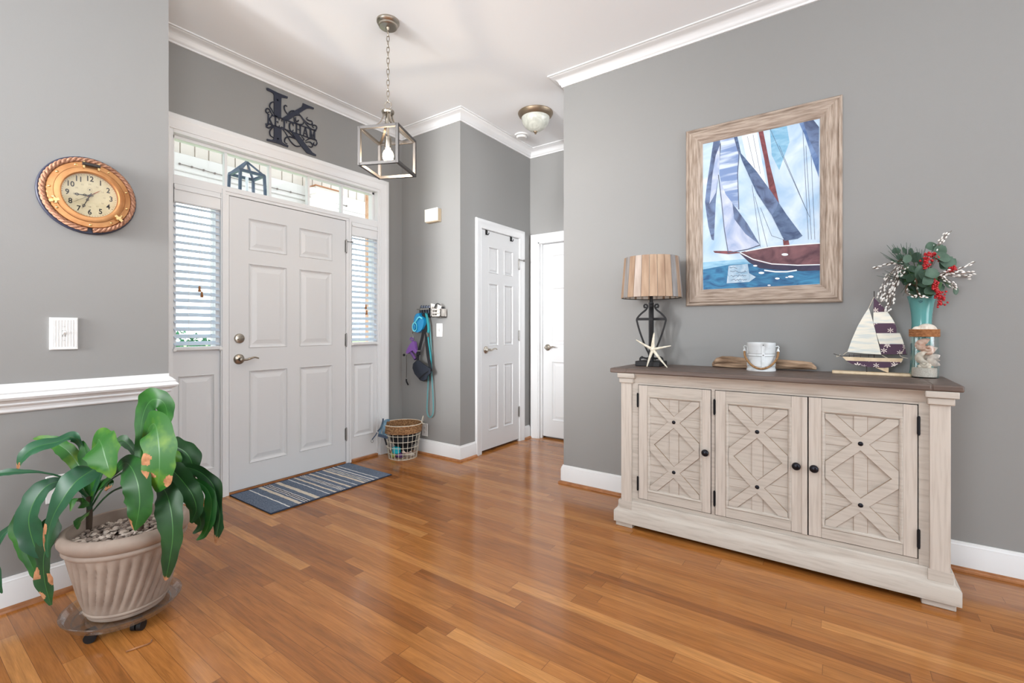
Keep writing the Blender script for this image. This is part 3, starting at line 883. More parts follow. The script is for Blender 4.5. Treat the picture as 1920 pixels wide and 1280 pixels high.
def buffet_door(y0, y1, knob_y, hinge_y, n0, n1, strip=None):
    z0, z1 = 0.178, 0.820
    dr = MB(TB)
    p0, p1, q0, q1 = n0, n1, 0.224, 0.766                     # panel opening
    th = 0.006
    dr.box(y0, p0, 0.0, th, z0, z1, 1).box(p1, y1, 0.0, th, z0, z1, 1)
    dr.box(p0 + 0.0008, p1 - 0.0008, 0.0, th, z0, q0).box(p0 + 0.0008, p1 - 0.0008, 0.0, th, q1, z1)
    d = dr.build('door', [CREAM, CREAMV], sd, bevel=0.0012)
    pn = MB(TB)
    pn.box(p0, p1, -0.0028, -0.0018, q0, q1)
    # ogee rim
    prev = None
    for (i, dd) in ((0, th - 0.001), (0.004, th + 0.004), (0.009, th + 0.003), (0.014, th - 0.002), (0.016, -0.002)):
        cur = [(p0 + i, dd, q0 + i), (p1 - i, dd, q0 + i), (p1 - i, dd, q1 - i), (p0 + i, dd, q1 - i)]
        if prev:
            for j in range(4): pn.quad(prev[j], prev[(j + 1) % 4], cur[(j + 1) % 4], cur[j])
        prev = cur
    pn.build('panel', CREAM, d, smooth=30)
    i0, i1, k0, k1 = p0 + 0.015, p1 - 0.015, q0 + 0.015, q1 - 0.015
    yc = (p0 + p1) / 2
    zc = (q0 + q1) / 2
    xs = (zc + 0.136, zc - 0.136)
    pk = MB(TB); gz = MB(TB)

    def plank(poly, h):
        poly = clip_rect(poly, i0, i1, k0, k1)
        if len(poly) >= 3: pk.prism([(a, -0.0018, z) for a, z in poly], (0, h, 0))

    def glaze(poly, h):
        poly = clip_rect(poly, i0, i1, k0, k1)
        if len(poly) >= 3: gz.prism([(a, -0.0018, z) for a, z in poly], (0, h, 0))
    w_ = 0.024
    plank([(yc - w_, k0), (yc + w_, k0), (yc + w_, k1), (yc - w_, k1)], 0.0040)
    g2 = w_ + 0.0014
    glaze([(yc - g2, k0), (yc + g2, k0), (yc + g2, k1), (yc - g2, k1)], 0.0022)
    for zx in xs:
        plank([(i0, zx - w_ * 0.8), (i1, zx - w_ * 0.8), (i1, zx + w_ * 0.8), (i0, zx + w_ * 0.8)], 0.0036)
        g2 = w_ * 0.8 + 0.0012
        glaze([(i0, zx - g2), (i1, zx - g2), (i1, zx + g2), (i0, zx + g2)], 0.0018)
        hy, hz = (i1 - i0) / 2, 0.128
        for sgn in (-1, 1):
            dv = Vector((hy, hz * sgn)).normalized(); nv = Vector((-dv.y, dv.x)) * 0.021
            c = Vector((yc, zx)); L_ = dv * 0.4
            plank([tuple(c - L_ - nv), tuple(c + L_ - nv), tuple(c + L_ + nv), tuple(c - L_ + nv)], 0.0095 + 0.0004 * sgn)
            nv = nv * 1.075
            glaze([tuple(c - L_ - nv), tuple(c + L_ - nv), tuple(c + L_ + nv), tuple(c - L_ + nv)], 0.0062 + 0.0002 * sgn)
    pk.build('crossed_planks', CREAM, d, bevel=0.001, seg=1)
    gz.build('antique_glaze_line', EDGE, d)
    for zx in xs:
        MB(TB).lathe([(0.0, 0.010), (0.006, 0.0098), (0.009, 0.007), (0.0105, 0.004), (0.0105, 0.0035)][::-1], (yc, 0.003, zx), 'y', 16).build('stud', BRONZE, d, smooth=60)
    kb = MB(TB)
    kb.lathe([(0.008, 0.004), (0.006, 0.012), (0.0065, 0.016), (0.0165, 0.020), (0.0185, 0.026), (0.016, 0.033), (0.009, 0.037), (0.0, 0.038)], (knob_y, 0, 0.494), 'y', 24)
    kb.build('knob', BRONZE, d, smooth=50, label='dark bronze round knob')
    for z in (0.735, 0.262):
        MB(TB).box(hinge_y - 0.0055, hinge_y + 0.0055, 0.0, 0.010, z - 0.036, z + 0.036).cyl((hinge_y, 0.010, z - 0.040), (hinge_y, 0.010, z + 0.040), 0.0045, 8).build('hinge', BLACKM, d, smooth=40)
    g_ = MB(TB)
    for q in ((y0 - 0.003, y0, z0 - 0.003, z1 + 0.003), (y1, y1 + 0.003, z0 - 0.003, z1 + 0.003), (y0, y1, z0 - 0.003, z0), (y0, y1, z1, z1 + 0.003)):
        g_.box(q[0], q[1], -0.0025, 0.0006, q[2], q[3])
    g_.build('gap_shade_line', DARK, d)  # dark strips paint the shade of the gap round the door
    if strip:
        MB(TB).box(strip[0], strip[1], 0.006, 0.012, z0, z1).build('centre_strip', CREAMV, d, bevel=0.0015)


buffet_door(0.556, 0.941, 0.579, 0.9445, 0.598, 0.890)
buffet_door(0.1305, 0.533, 0.174, 0.5365, 0.195, 0.484, strip=(0.1305, 0.152))
buffet_door(-0.259, 0.1255, 0.104, -0.2625, -0.213, 0.076)

# ------------------------------------------------------------------ framed sailboat picture
FRW = mat('weathered_picture_frame', lin(178, 162, 148), 0.7, col2=lin(128, 110, 96), nscale=(60, 10, 120), detail=6, ramp=(0.38, 0.72), bump=0.25)
FRV = mat('weathered_picture_frame_upright', lin(184, 168, 154), 0.7, col2=lin(132, 114, 98), nscale=(60, 120, 10), detail=6, ramp=(0.38, 0.72), bump=0.25)
pc_ = (XR - 0.02, 0.396, 1.83)
pic = thing('framed_picture', pc_, 'sailboat watercolor in a wide weathered wood frame above the sideboard', 'picture')
fy0, fy1, fz0, fz1 = -0.004, 0.797, 1.281, 2.377
prof = [(0, 0.0), (0, 0.018), (0.006, 0.026), (0.014, 0.027), (0.020, 0.021), (0.024, 0.030), (0.055, 0.034), (0.072, 0.030), (0.078, 0.025), (0.092, 0.021), (0.100, 0.014), (0.100, 0.0)]
cor = [(fy0, fz0), (fy1, fz0), (fy1, fz1), (fy0, fz1)]
sg = [(1, 1), (-1, 1), (-1, -1), (1, -1)]
for k in range(4):
    mb = MB()
    n = len(prof); vs = []
    for q in (k, (k + 1) % 4):
        for (d, o_) in prof:
            vs.append((XR - o_, cor[q][0] + sg[q][0] * d, cor[q][1] + sg[q][1] * d))
    mb.add(vs, [(j, j + 1, n + j + 1, n + j) for j in range(n - 1)])
    mb.build('frame_rail' if k % 2 == 0 else 'frame_stile', FRW if k % 2 == 0 else FRV, pic, smooth=25)


def wc(name, c1, c2, s=7, ramp=(0.3, 0.7), st=(1, 1, 1), dist=1.5):
    return mat(name, lin(*c1), 0.55, col2=lin(*c2), nscale=(s * st[0], s * st[1], s * st[2]), detail=5, ramp=ramp, dist=dist)


PM = [wc('paint_sky', (158, 190, 220), (212, 226, 238), 5), wc('paint_water', (16, 72, 118), (58, 136, 178), 9, st=(1, 1, 3)),
      wc('paint_sail_dark', (62, 72, 104), (112, 134, 172), 11), wc('paint_sail_stripe', (120, 144, 188), (206, 218, 234), 4, ramp=(0.45, 0.58), st=(1, 0.6, 5), dist=0.5),
      wc('paint_sail_light', (146, 166, 204), (206, 212, 228), 8), wc('paint_boom', (48, 66, 104), (96, 118, 152), 9, st=(1, 1, 2)),
      wc('paint_mast', (86, 36, 44), (136, 72, 76), 14), wc('paint_hull', (74, 40, 52), (132, 88, 92), 9), wc('paint_hull_low', (34, 34, 62), (62, 52, 82), 8),
      wc('paint_white', (222, 232, 240), (246, 248, 250), 10), wc('paint_patch', (120, 160, 190), (190, 208, 220), 16), wc('paint_ink', (60, 66, 92), (90, 98, 124), 10),
      wc('paint_shallow', (96, 158, 196), (158, 200, 222), 8, st=(1, 1, 3)), wc('paint_right_sail', (70, 100, 150), (140, 166, 204), 8)]
XP = XR - 0.013
pt = MB()


def pp(x, y, lay): return onX(1250 + x / 2.8432, 150 + y / 2.8444, XP - 0.00025 * lay)
def poly(pts, lay, m): pt.prism([pp(x, y, lay) for x, y in pts], (0.0002, 0, 0), m)
def stroke(pts, w_, lay, m):
    for i in range(len(pts) - 1):
        a, b_ = Vector(pts[i]), Vector(pts[i + 1]); d = (b_ - a).normalized(); nn = Vector((-d.y, d.x)) * w_ / 2
        poly([a - nn, b_ - nn, b_ + nn, a + nn], lay, m)


pt.box(XP, XP + 0.003, 0.085, 0.71, 1.372, 2.29, 0)
poly([(192, 972), (520, 945), (819, 950), (821, 1086), (195, 1120)], 1, 12)
poly([(193, 1010), (330, 985), (480, 978), (600, 1002), (819, 990), (821, 1086), (195, 1120)], 2, 1)
poly([(550, 262), (640, 240), (655, 330), (600, 480), (560, 400)], 1, 12)
poly([(400, 300), (480, 275), (530, 560), (500, 600), (430, 440)], 1, 9)
poly([(250, 322), (292, 312), (276, 510), (262, 640), (252, 855), (240, 850), (222, 780), (204, 650), (214, 560), (232, 440)], 3, 2)
poly([(262, 400), (290, 330), (276, 510), (262, 600), (228, 660), (245, 500)], 4, 4)
poly([(285, 316), (358, 298), (388, 390), (378, 500), (385, 690), (350, 660), (302, 600), (280, 500)], 4, 3)
poly([(284, 530), (315, 610), (350, 655), (430, 765), (497, 878), (430, 902), (328, 921), (308, 800), (290, 640)], 5, 4)
poly([(350, 655), (430, 765), (497, 878), (420, 820), (360, 740)], 6, 2)
stroke([(276, 505), (292, 640), (308, 800), (328, 921)], 4, 7, 11)
stroke([(358, 298), (386, 395), (378, 500), (385, 690)], 4, 7, 11)
stroke([(328, 921), (430, 903), (497, 880)], 5, 7, 11)
poly([(487, 266), (512, 260), (550, 450), (578, 560), (607, 690), (584, 664), (548, 590), (522, 430)], 4, 6)
poly([(357, 300), (376, 298), (396, 390), (480, 488), (560, 598), (640, 718), (724, 830), (700, 846), (628, 857), (560, 722), (480, 602), (402, 430)], 6, 5)
poly([(480, 488), (560, 598), (600, 660), (560, 722), (520, 660), (440, 500)], 7, 2)
poly([(620, 850), (650, 853), (664, 930), (628, 935)], 5, 6)
poly([(702, 220), (762, 204), (812, 330), (812, 520), (770, 400), (735, 290)], 4, 13)
poly([(726, 215), (775, 203), (812, 250), (812, 420), (760, 320)], 5, 2)
poly([(388, 920), (420, 913), (560, 888), (818, 870), (819, 988), (740, 992), (600, 1002), (520, 996), (455, 972)], 5, 7)
poly([(388, 922), (455, 960), (560, 986), (819, 986), (820, 1014), (720, 1018), (600, 1012), (500, 1004), (440, 972)], 6, 8)
stroke([(392, 920), (460, 955), (560, 980), (700, 987), (819, 984)], 5, 7, 9)
stroke([(420, 913), (560, 888), (818, 870)], 5, 7, 9)
poly([(248, 911), (340, 911), (402, 921), (330, 928), (256, 921)], 6, 6)
poly([(330, 990), (432, 980), (440, 1030), (476, 1050), (440, 1076), (320, 1084)], 6, 10)
for j in range(4):
    y = 1000 + j * 22
    pts_ = [(336 + i * 5 + j * 2, y + random.uniform(-6, 5)) for i in range(18 if j else 9)]
    stroke(pts_, 2.2, 7, 11)
stroke([(520, 1014), (580, 1022), (640, 1022), (694, 1014)], 7, 7, 9)
for (x, y, r_) in ((505, 1028, 12), (590, 1058, 10), (640, 1052, 6), (662, 1048, 12), (546, 1094, 7), (630, 930, 14), (472, 990, 9)):
    poly([(x + r_ * math.cos(a) * 1.3, y + r_ * 0.5 * math.sin(a)) for a in [i * PI / 5 for i in range(10)]], 8, 9)
for a, b_ in (((552, 262), (762, 730)), ((600, 350), (748, 700)), ((724, 225), (756, 850)), ((742, 350), (772, 850)), ((770, 400), (790, 850)), ((455, 560), (500, 890)), ((470, 620), (540, 900)),
              ((430, 300), (470, 470)), ((460, 290), (500, 500)), ((500, 680), (560, 830)), ((560, 830), (620, 850))):
    stroke([a, b_], 2.0, 3, 11)
pt.build('canvas', PM, pic, label='painted canvas with blue-gray sails and a maroon hull')

# ------------------------------------------------------------------ table lamp
IRON = mat('wrought_iron', lin(44, 43, 44), 0.55, 0.5)
SHW = [mat('shade_wood_tan', lin(178, 152, 128), 0.7, col2=lin(152, 124, 102), nscale=(40, 40, 5), detail=5),
       mat('shade_wood_gray', lin(156, 152, 150), 0.7, col2=lin(126, 120, 116), nscale=(40, 40, 5), detail=5),
       mat('shade_wood_pale', lin(198, 184, 174), 0.7, col2=lin(176, 160, 148), nscale=(40, 40, 5), detail=5)]
LXc = 2.835
lp = onX(1221, 600, LXc); LYc = lp.y
zz = lambda v: onX(1221, v, LXc).z
lamp = thing('table_lamp', (LXc, LYc, ZT), 'black iron table lamp with a slatted barrel-wood shade', 'lamp')
mb = MB(); mb.box(LXc - 0.075, LXc + 0.075, LYc - 0.075, LYc + 0.075, ZT, ZT + 0.030)
mb.build('base', IRON, lamp, bevel=0.004)
z1_ = zz(560)
MB().bar((LXc, LYc, ZT + 0.03), (LXc, LYc, zz(567)), 0.024).cyl((LXc, LYc, zz(567)), (LXc, LYc, z1_ + 0.12), 0.011, 12).build('stem', IRON, lamp)
zb_ = ZT + 0.03
le = Vector((LXc, LYc)).normalized()
for (dx, dy) in ((le.x, le.y), (-le.x, -le.y), (-le.y, le.x), (le.y, -le.x)):
    pts = [(0.066, zb_), (0.060, zb_ + 0.02), (0.018, zz(672)), (0.013, zz(664)), (0.034, zz(650)), (0.064, zz(625)), (0.083, zz(604)), (0.084, zz(597)), (0.060, zz(588)), (0.030, zz(580)), (0.022, zz(574)), (0.030, zz(570.5)), (0.040, zz(571.5)), (0.042, zz(574.5)), (0.036, zz(577)), (0.031, zz(575))]
    c = catmull([(LXc + dx * r_, LYc + dy * r_, z) for r_, z in pts], 4)
    m2 = MB()
    for i in range(len(c) - 1): m2.bar(c[i], c[i + 1] + (c[i + 1] - c[i]) * 0.12, 0.016, 0.011, up=(dx, dy, 0.001))
    m2.build('scroll_bar', IRON, lamp)
mb = MB()
zq = zz(598)
for (a, b_) in (((0.082 * le.x, 0.082 * le.y), (-0.082 * le.x, -0.082 * le.y)), ((-0.082 * le.y, 0.082 * le.x), (0.082 * le.y, -0.082 * le.x))):
    mb.bar((LXc + a[0], LYc + a[1], zq), (LXc + b_[0], LYc + b_[1], zq), 0.010, 0.016)
mb.build('cross_brace', IRON, lamp)
zs0, zs1 = zz(558.5), zz(484)
sh = MB(); nS = 24
rb, rt_ = 0.183, 0.163
rnd = random.Random(5); order = [2, 2, 1, 0, 0, 2, 1, 0]
for i in range(nS):
    a0_, a1_ = 2 * PI * (i + 0.03) / nS, 2 * PI * (i + 0.97) / nS
    q = []
    for (r_, z) in ((rb, zs0), (rt_, zs1)):
        for a in (a0_, a1_):
            for dr in (0, -0.006):
                q.append((LXc + (r_ + dr) * math.cos(a), LYc + (r_ + dr) * math.sin(a), z))
    m_ = rnd.choice([0, 0, 0, 1, 2, 2])
    sh.add(q, [(0, 2, 6, 4), (1, 5, 7, 3), (0, 1, 3, 2), (4, 6, 7, 5), (0, 4, 5, 1), (2, 3, 7, 6)], m_)
sh.build('lamp_shade', SHW, lamp, label='tapered drum shade of mixed tan and gray wood slats')
LIN = mat('shade_lining', (0.78, 0.74, 0.68, 1), 0.8)
DKW = mat('shade_slat_gap', lin(84, 58, 42), 0.9)
li = MB().lathe([(rb - 0.007, zs0 + 0.002), (rt_ - 0.007, zs1 - 0.002)], (LXc, LYc, 0), 'z', 48, cap=False)
li.build('shade_lining', LIN, lamp, smooth=60)
sp3 = MB()
for k in range(3):
    a = k * 2 * PI / 3
    sp3.cyl((LXc, LYc, z1_ + 0.11), (LXc + (rt_ - 0.01) * math.cos(a), LYc + (rt_ - 0.01) * math.sin(a), zs1 - 0.02), 0.002, 6)
sp3.lathe([(rb - 0.0055, zs0 - 0.001), (rb - 0.0055, zs0 + 0.003), (rb - 0.008, zs0 + 0.003), (rb - 0.008, zs0 - 0.001)], (LXc, LYc, 0), 'z', 48, cap=False)
sp3.build('shade_frame', IRON, lamp)

# ------------------------------------------------------------------ starfish leaning on the lamp
STAR = mat('bleached_starfish', lin(232, 226, 210), 0.75, col2=lin(205, 196, 176), nscale=(60, 60, 60), bump=0.3)
sx0 = 2.715
scn = onX(1224, 655, sx0 + 0.012)
mb = MB()
tips = [(1193, 637, sx0 + 0.035), (1226.5, 624, sx0 + 0.042), (1258, 648, sx0 + 0.02), (1251, 686.5, sx0 - 0.004), (1213, 687.5, sx0 - 0.008)]
for (u, v, x) in tips:
    t_ = onX(u, v, x)
    if v > 680: t_.z = ZT + 0.004
    mid = scn.lerp(t_, 0.5) + Vector((-0.006, 0, 0))
    pts = catmull([scn, mid, t_], 5)
    mb.tube(pts, [0.013 - 0.0095 * (i / (len(pts) - 1)) for i in range(len(pts))], 10, flat=0.75)
    for i in range(1, 9):
        p = pts[i]; mb.ball(p + Vector((-0.011 + 0.008 * i / 9, 0, 0)), 0.0022, n=6, k=4)
mb.ball(scn, 0.016, n=12, k=8)
root_mesh(mb, 'starfish', STAR, 'white five-armed starfish leaning against the lamp base', 'starfish', (scn.x, scn.y, ZT), smooth=60)

# ------------------------------------------------------------------ driftwood
DRW = mat('driftwood', lin(178, 150, 124), 0.85, col2=lin(104, 80, 60), nscale=(60, 9, 80), detail=6, ramp=(0.36, 0.68), bump=0.5)
XD = 2.962
mb = MB()
# long tapering log with ridges: cross-sections along its length
secs = [(1336, 680, 4), (1344, 677, 9), (1356, 676, 11), (1372, 676, 11), (1395, 678, 10), (1420, 681, 8.5), (1450, 683.5, 8), (1480, 685, 7.5), (1505, 685, 7), (1522, 684.5, 6), (1531, 684.5, 2.5)]
nn = 22; vs = []; fs = []
for k, (u, v, r_) in enumerate(secs):
    c = onX(u, v, XD); rr = r_ * 0.0030
    c.z = ZT + max(0.004, rr * 0.95) + 0.002 + (0.006 if k > 5 else 0)
    for j in range(nn):
        th = 2 * PI * j / nn
        w_ = 1 + 0.16 * math.sin(3 * th + k * 0.35) + 0.10 * math.sin(7 * th - k * 0.5) + random.uniform(-0.05, 0.05)
        vs.append((c.x + math.cos(th) * rr * w_ * 1.1, c.y, max(ZT + 0.001, c.z + math.sin(th) * rr * w_)))
for k in range(len(secs) - 1):
    for j in range(nn): fs.append((k * nn + j, k * nn + (j + 1) % nn, (k + 1) * nn + (j + 1) % nn, (k + 1) * nn + j))
fs += [tuple(range(nn)), tuple(reversed([(len(secs) - 1) * nn + j for j in range(nn)]))]
mb.add(vs, fs)
dc = onX(1430, 690, XD)
root_mesh(mb, 'driftwood_branch', DRW, 'long brown driftwood branch lying behind the white bucket on the sideboard', 'driftwood', (XD, dc.y, ZT), smooth=35)

# ------------------------------------------------------------------ white metal bucket with rope handle
WMET = mat('distressed_white_metal', lin(222, 226, 228), 0.45, 0.0, col2=lin(182, 184, 184), nscale=(22, 22, 22), detail=6, ramp=(0.5, 0.75))
RUST = mat('bucket_seam', lin(120, 116, 112), 0.6)
JUTE = mat('jute_rope', lin(170, 132, 92), 0.9, col2=lin(128, 94, 60), nscale=(160, 160, 160), bump=0.4)
XB = 2.862
bc = onX(1427, 680, XB); zb = ZT
br = 0.071; bh = 0.152
bk = thing('bucket', (XB, bc.y, ZT), 'distressed white metal bucket with a rope handle in front of driftwood', 'bucket')
mb = MB().lathe([(0.0, zb), (br * 1.0, zb), (br * 1.0, zb + 0.010), (br * 0.955, zb + 0.014), (br * 0.96, zb + 0.024), (br * 0.93, zb + 0.026), (br * 0.955, zb + bh - 0.02), (br * 0.985, zb + bh - 0.016), (br * 0.985, zb + bh), (br * 0.93, zb + bh), (br * 0.9, zb + 0.02), (0, zb + 0.02)], (XB, bc.y, 0), 'z', 40)
mb.build('body', WMET, bk, smooth=30)
mb = MB()
dirc = Vector((-XB, -bc.y, 0)).normalized()
tn = Vector((-dirc.y, dirc.x, 0))
for off_ in (0.15, PI / 2 + 0.15, PI + 0.15, 3 * PI / 2 + 0.15):
    d_ = dirc * math.cos(off_) + tn * math.sin(off_); c = Vector((XB, bc.y, 0)) + d_ * br * 0.955
    mb.bar((c.x, c.y, zb + 0.024), (c.x, c.y, zb + bh - 0.018), 0.014, 0.003, up=(d_.x, d_.y, 0))
mb.lathe([(br * 0.945, zb + 0.080), (br * 0.975, zb + 0.081), (br * 0.975, zb + 0.091), (br * 0.945, zb + 0.092)], (XB, bc.y, 0), 'z', 40, cap=False)
mb.build('strap_band', WMET, bk, smooth=30)
mb = MB()
for off_ in (0.15, PI + 0.15):
    d_ = dirc * math.cos(off_) + tn * math.sin(off_)
    for z in (zb + 0.086, zb + 0.14):
        mb.ball(Vector((XB, bc.y, z)) + d_ * br * 0.985, 0.0035, n=8, k=5)
for z in (zb + 0.0795, zb + 0.0925, zb + bh - 0.0175, zb + 0.025):
    mb.lathe([(br * 0.956, z - 0.0008), (br * 0.972, z), (br * 0.956, z + 0.0008)], (XB, bc.y, 0), 'z', 40, cap=False)
mb.build('rivet_and_seam', RUST, bk)
e0 = Vector((XB, bc.y, zb + bh - 0.028)) + tn * (br + 0.010); e1 = Vector((XB, bc.y, zb + bh - 0.028)) - tn * (br + 0.010)
for e in (e0, e1):
    c = Vector((XB, bc.y, e.z)); o_ = (e - c).normalized()
    m2 = MB().tube([c + o_ * br * 0.94 + Vector((0, 0, 0.006)), e + Vector((0, 0, 0.010)), e + o_ * 0.004 + Vector((0, 0, 0.002)), e + Vector((0, 0, -0.004))], 0.003, 8)
    m2.lathe([(0.0, 0.004), (0.004, 0.003), (0.0075, -0.010), (0.0075, -0.013), (0, -0.013)][::-1], (e.x, e.y, e.z - 0.008), 'z', 12)
    m2.build('handle_ear', WMET, bk, smooth=40)
hp = []
for i in range(21):
    a = PI * i / 20
    side = -math.cos(a)
    dwn = math.sin(a)
    p = Vector((XB, bc.y, 0)) - tn * side * (br + 0.010) * (1.0 if dwn < 0.3 else 1 - 0.12 * (dwn - 0.3))
    p += dirc * (dwn ** 0.7) * (br + 0.003) * 1.0
    p.z = e0.z - 0.02 - dwn * 0.090
    hp.append(p)
MB().tube(catmull(hp, 2), 0.0058, 10).build('rope_handle', JUTE, bk, smooth=60, label='tan rope handle hanging down the front')

# ------------------------------------------------------------------ model sailboat
PLY = mat('pale_plywood', lin(226, 206, 176), 0.6, col2=lin(208, 184, 150), nscale=(8, 30, 8))
WWS = mat('whitewashed_sail', lin(232, 228, 214), 0.65, col2=lin(206, 212, 208), nscale=(30, 10, 70), detail=5, ramp=(0.45, 0.62))


def floral():
    m = bpy.data.materials.new('purple_floral_print'); m.use_nodes = True
    nt = m.node_tree; N = nt.nodes; L = nt.links; b = N['Principled BSDF']
    tc = N.new('ShaderNodeTexCoord')
    vo = N.new('ShaderNodeTexVoronoi'); vo.inputs['Scale'].default_value = 30; vo.feature = 'F1'; vo.inputs['Randomness'].default_value = 0.75
    L.new(tc.outputs['Object'], vo.inputs['Vector'])
    vs_ = N.new('ShaderNodeVectorMath'); vs_.operation = 'SUBTRACT'
    mp = N.new('ShaderNodeVectorMath'); mp.operation = 'SCALE'; mp.inputs['Scale'].default_value = 1.0
    L.new(tc.outputs['Object'], mp.inputs[0]); L.new(mp.outputs[0], vs_.inputs[0]); L.new(vo.outputs['Position'], vs_.inputs[1])
    s = N.new('ShaderNodeSeparateXYZ'); L.new(vs_.outputs[0], s.inputs[0])
    at = N.new('ShaderNodeMath'); at.operation = 'ARCTAN2'; L.new(s.outputs['Y'], at.inputs[0]); L.new(s.outputs['Z'], at.inputs[1])
    mu = N.new('ShaderNodeMath'); mu.operation = 'MULTIPLY'; mu.inputs[1].default_value = 6; L.new(at.outputs[0], mu.inputs[0])
    co = N.new('ShaderNodeMath'); co.operation = 'COSINE'; L.new(mu.outputs[0], co.inputs[0])
    ma = N.new('ShaderNodeMath'); ma.operation = 'MULTIPLY_ADD'; ma.inputs[1].default_value = 0.16; ma.inputs[2].default_value = 0.30; L.new(co.outputs[0], ma.inputs[0])
    lt = N.new('ShaderNodeMath'); lt.operation = 'LESS_THAN'; L.new(vo.outputs['Distance'], lt.inputs[0]); L.new(ma.outputs[0], lt.inputs[1])
    gt = N.new('ShaderNodeMath'); gt.operation = 'GREATER_THAN'; gt.inputs[1].default_value = 0.12; L.new(vo.outputs['Distance'], gt.inputs[0])
    an = N.new('ShaderNodeMath'); an.operation = 'MULTIPLY'; L.new(lt.outputs[0], an.inputs[0]); L.new(gt.outputs[0], an.inputs[1])
    mx = N.new('ShaderNodeMix'); mx.data_type = 'RGBA'; L.new(an.outputs[0], mx.inputs[0]); mx.inputs[6].default_value = lin(72, 44, 68); mx.inputs[7].default_value = lin(226, 214, 206)
    L.new(mx.outputs[2], b.inputs['Base Color']); b.inputs['Roughness'].default_value = 0.6
    return m


FLO = floral()
XS = 2.915
bp_ = onX(1632, 698, XS)
boat = thing('model_sailboat', (XS, bp_.y, ZT), 'wooden model sailboat with whitewashed and purple floral sails', 'model boat')
SB = lambda x, y, dx=0: onX(1560 + x / 7.109, 540 + y / 7.111, XS + dx)
ya, yb = SB(0, 1130).y, SB(1050, 1130).y
MB().box(XS - 0.035, XS + 0.035, yb, ya, ZT, ZT + 0.013).build('stand', PLY, boat, bevel=0.003)
def flat(pts, dx, th, name, mtl, bev=0.0008):
    mb = MB().prism([SB(x, y, dx) for x, y in pts], (th, 0, 0))
    return mb.build(name, mtl, boat, bevel=bev, seg=1)
flat([(490, 262), (545, 440), (600, 660), (656, 885), (430, 872), (205, 850), (262, 690), (345, 500), (420, 370)], -0.006, 0.005, 'jib_sail', WWS)
flat([(558, 128), (640, 205), (737, 312), (553, 320)], 0.0, 0.006, 'main_sail', FLO)
flat([(553, 322), (738, 314), (800, 400), (838, 466), (552, 468)], 0.0, 0.006, 'main_sail', WWS)
flat([(555, 470), (838, 468), (858, 530), (862, 598), (590, 600), (570, 520)], 0.0, 0.006, 'main_sail', FLO)
flat([(590, 602), (905, 600), (935, 670), (960, 746), (634, 744), (608, 660)], 0.0, 0.006, 'main_sail', WWS)
flat([(634, 746), (960, 748), (980, 815), (992, 888), (660, 880)], 0.0, 0.006, 'main_sail', FLO)
flat([(136, 914), (540, 930), (948, 938), (930, 985), (560, 978), (190, 966)], -0.010, 0.020, 'gunwale', PLY)
flat([(190, 967), (560, 979), (930, 986), (830, 1042), (700, 1062), (450, 1048), (270, 1012)], -0.009, 0.018, 'hull', FLO)
flat([(580, 1058), (757, 1060), (752, 1126), (690, 1106)], -0.004, 0.008, 'rudder', PLY)
mb = MB()
q = SB(463, 1045); mb.cyl((XS, q.y, ZT + 0.012), (XS, q.y, q.z), 0.0022, 8)
q0, q1 = SB(563, 40), SB(567, 930); mb.cyl((XS + 0.003, q0.y, q0.z), (XS + 0.003, q0.y, q1.z), 0.0022, 8)
mb.tube([SB(150, 905), SB(600, 888), SB(1000, 884)], 0.002, 6).tube([SB(20, 875), SB(150, 912)], 0.0018, 6)
for x in (230, 290, 380, 488): mb.cyl(SB(x, 880), SB(x, 925), 0.0011, 6)
mb.build('mast_and_rod', mat('boat_wire', lin(62, 56, 54), 0.6), boat)
STRG = mat('boat_string', lin(206, 196, 178), 0.9)
for pp_ in (catmull([SB(205, 850), SB(180, 865), SB(150, 890)], 3), [SB(490, 265), SB(548, 140), SB(563, 118)], catmull([SB(655, 885), SB(700, 915), SB(740, 930)], 3),
            catmull([SB(965, 790), SB(940, 850), SB(905, 880), SB(925, 915), SB(1010, 936)], 3), catmull([SB(40, 880), SB(70, 890), SB(60, 915), SB(90, 905), SB(110, 880)], 3)):
    MB().tube(pp_, 0.0014, 6).build('rigging_string', STRG, boat)

# ------------------------------------------------------------------ glass jar of shells
XJ = 2.872
jc = onX(1733, 700, XJ)
JG = clear_glass('jar_glass', (0.975, 0.985, 0.98, 1), 0.02, 0.2)
jr = 0.051
zt_ = onX(1733, 617, XJ).z
jar = thing('glass_jar', (XJ, jc.y, ZT), 'clear glass jar of shells with a rope band round its rim', 'jar')
mb = MB().lathe([(0, ZT + 0.004), (jr - 0.006, ZT + 0.004), (jr - 0.004, ZT + 0.010), (jr - 0.003, zt_), (jr, zt_), (jr, ZT + 0.006), (jr - 0.004, ZT), (0, ZT)], (XJ, jc.y, 0), 'z', 40)
mb.build('jar_body', JG, jar, smooth=40)
mb = MB()
zr0 = onX(1733, 631, XJ).z
for k in range(7):
    z = zr0 + (zt_ - zr0) * (k + 0.5) / 7
    rr = (zt_ - zr0) / 13.0
    mb.lathe([(jr + 0.001 + rr * 1.5 * math.cos(a), z + rr * math.sin(a)) for a in [i * PI / 4 for i in range(9)]], (XJ, jc.y, 0), 'z', 40, cap=False)
mb.build('rope_band', mat('jar_rope', lin(186, 132, 88), 0.9, col2=lin(150, 98, 60), nscale=(90, 90, 160), bump=0.4), jar, smooth=60, label='orange-tan rope wound round the jar rim')
SAND = mat('white_sand', lin(216, 210, 202), 0.9, col2=lin(188, 178, 168), nscale=(300, 300, 300))
o = MB().lathe([(0, ZT + 0.006), (jr - 0.0075, ZT + 0.006), (jr - 0.0065, ZT + 0.012), (jr - 0.0065, ZT + 0.046), (0, ZT + 0.050)], (XJ, jc.y, 0), 'z', 32).build('sand', SAND, None, smooth=40)
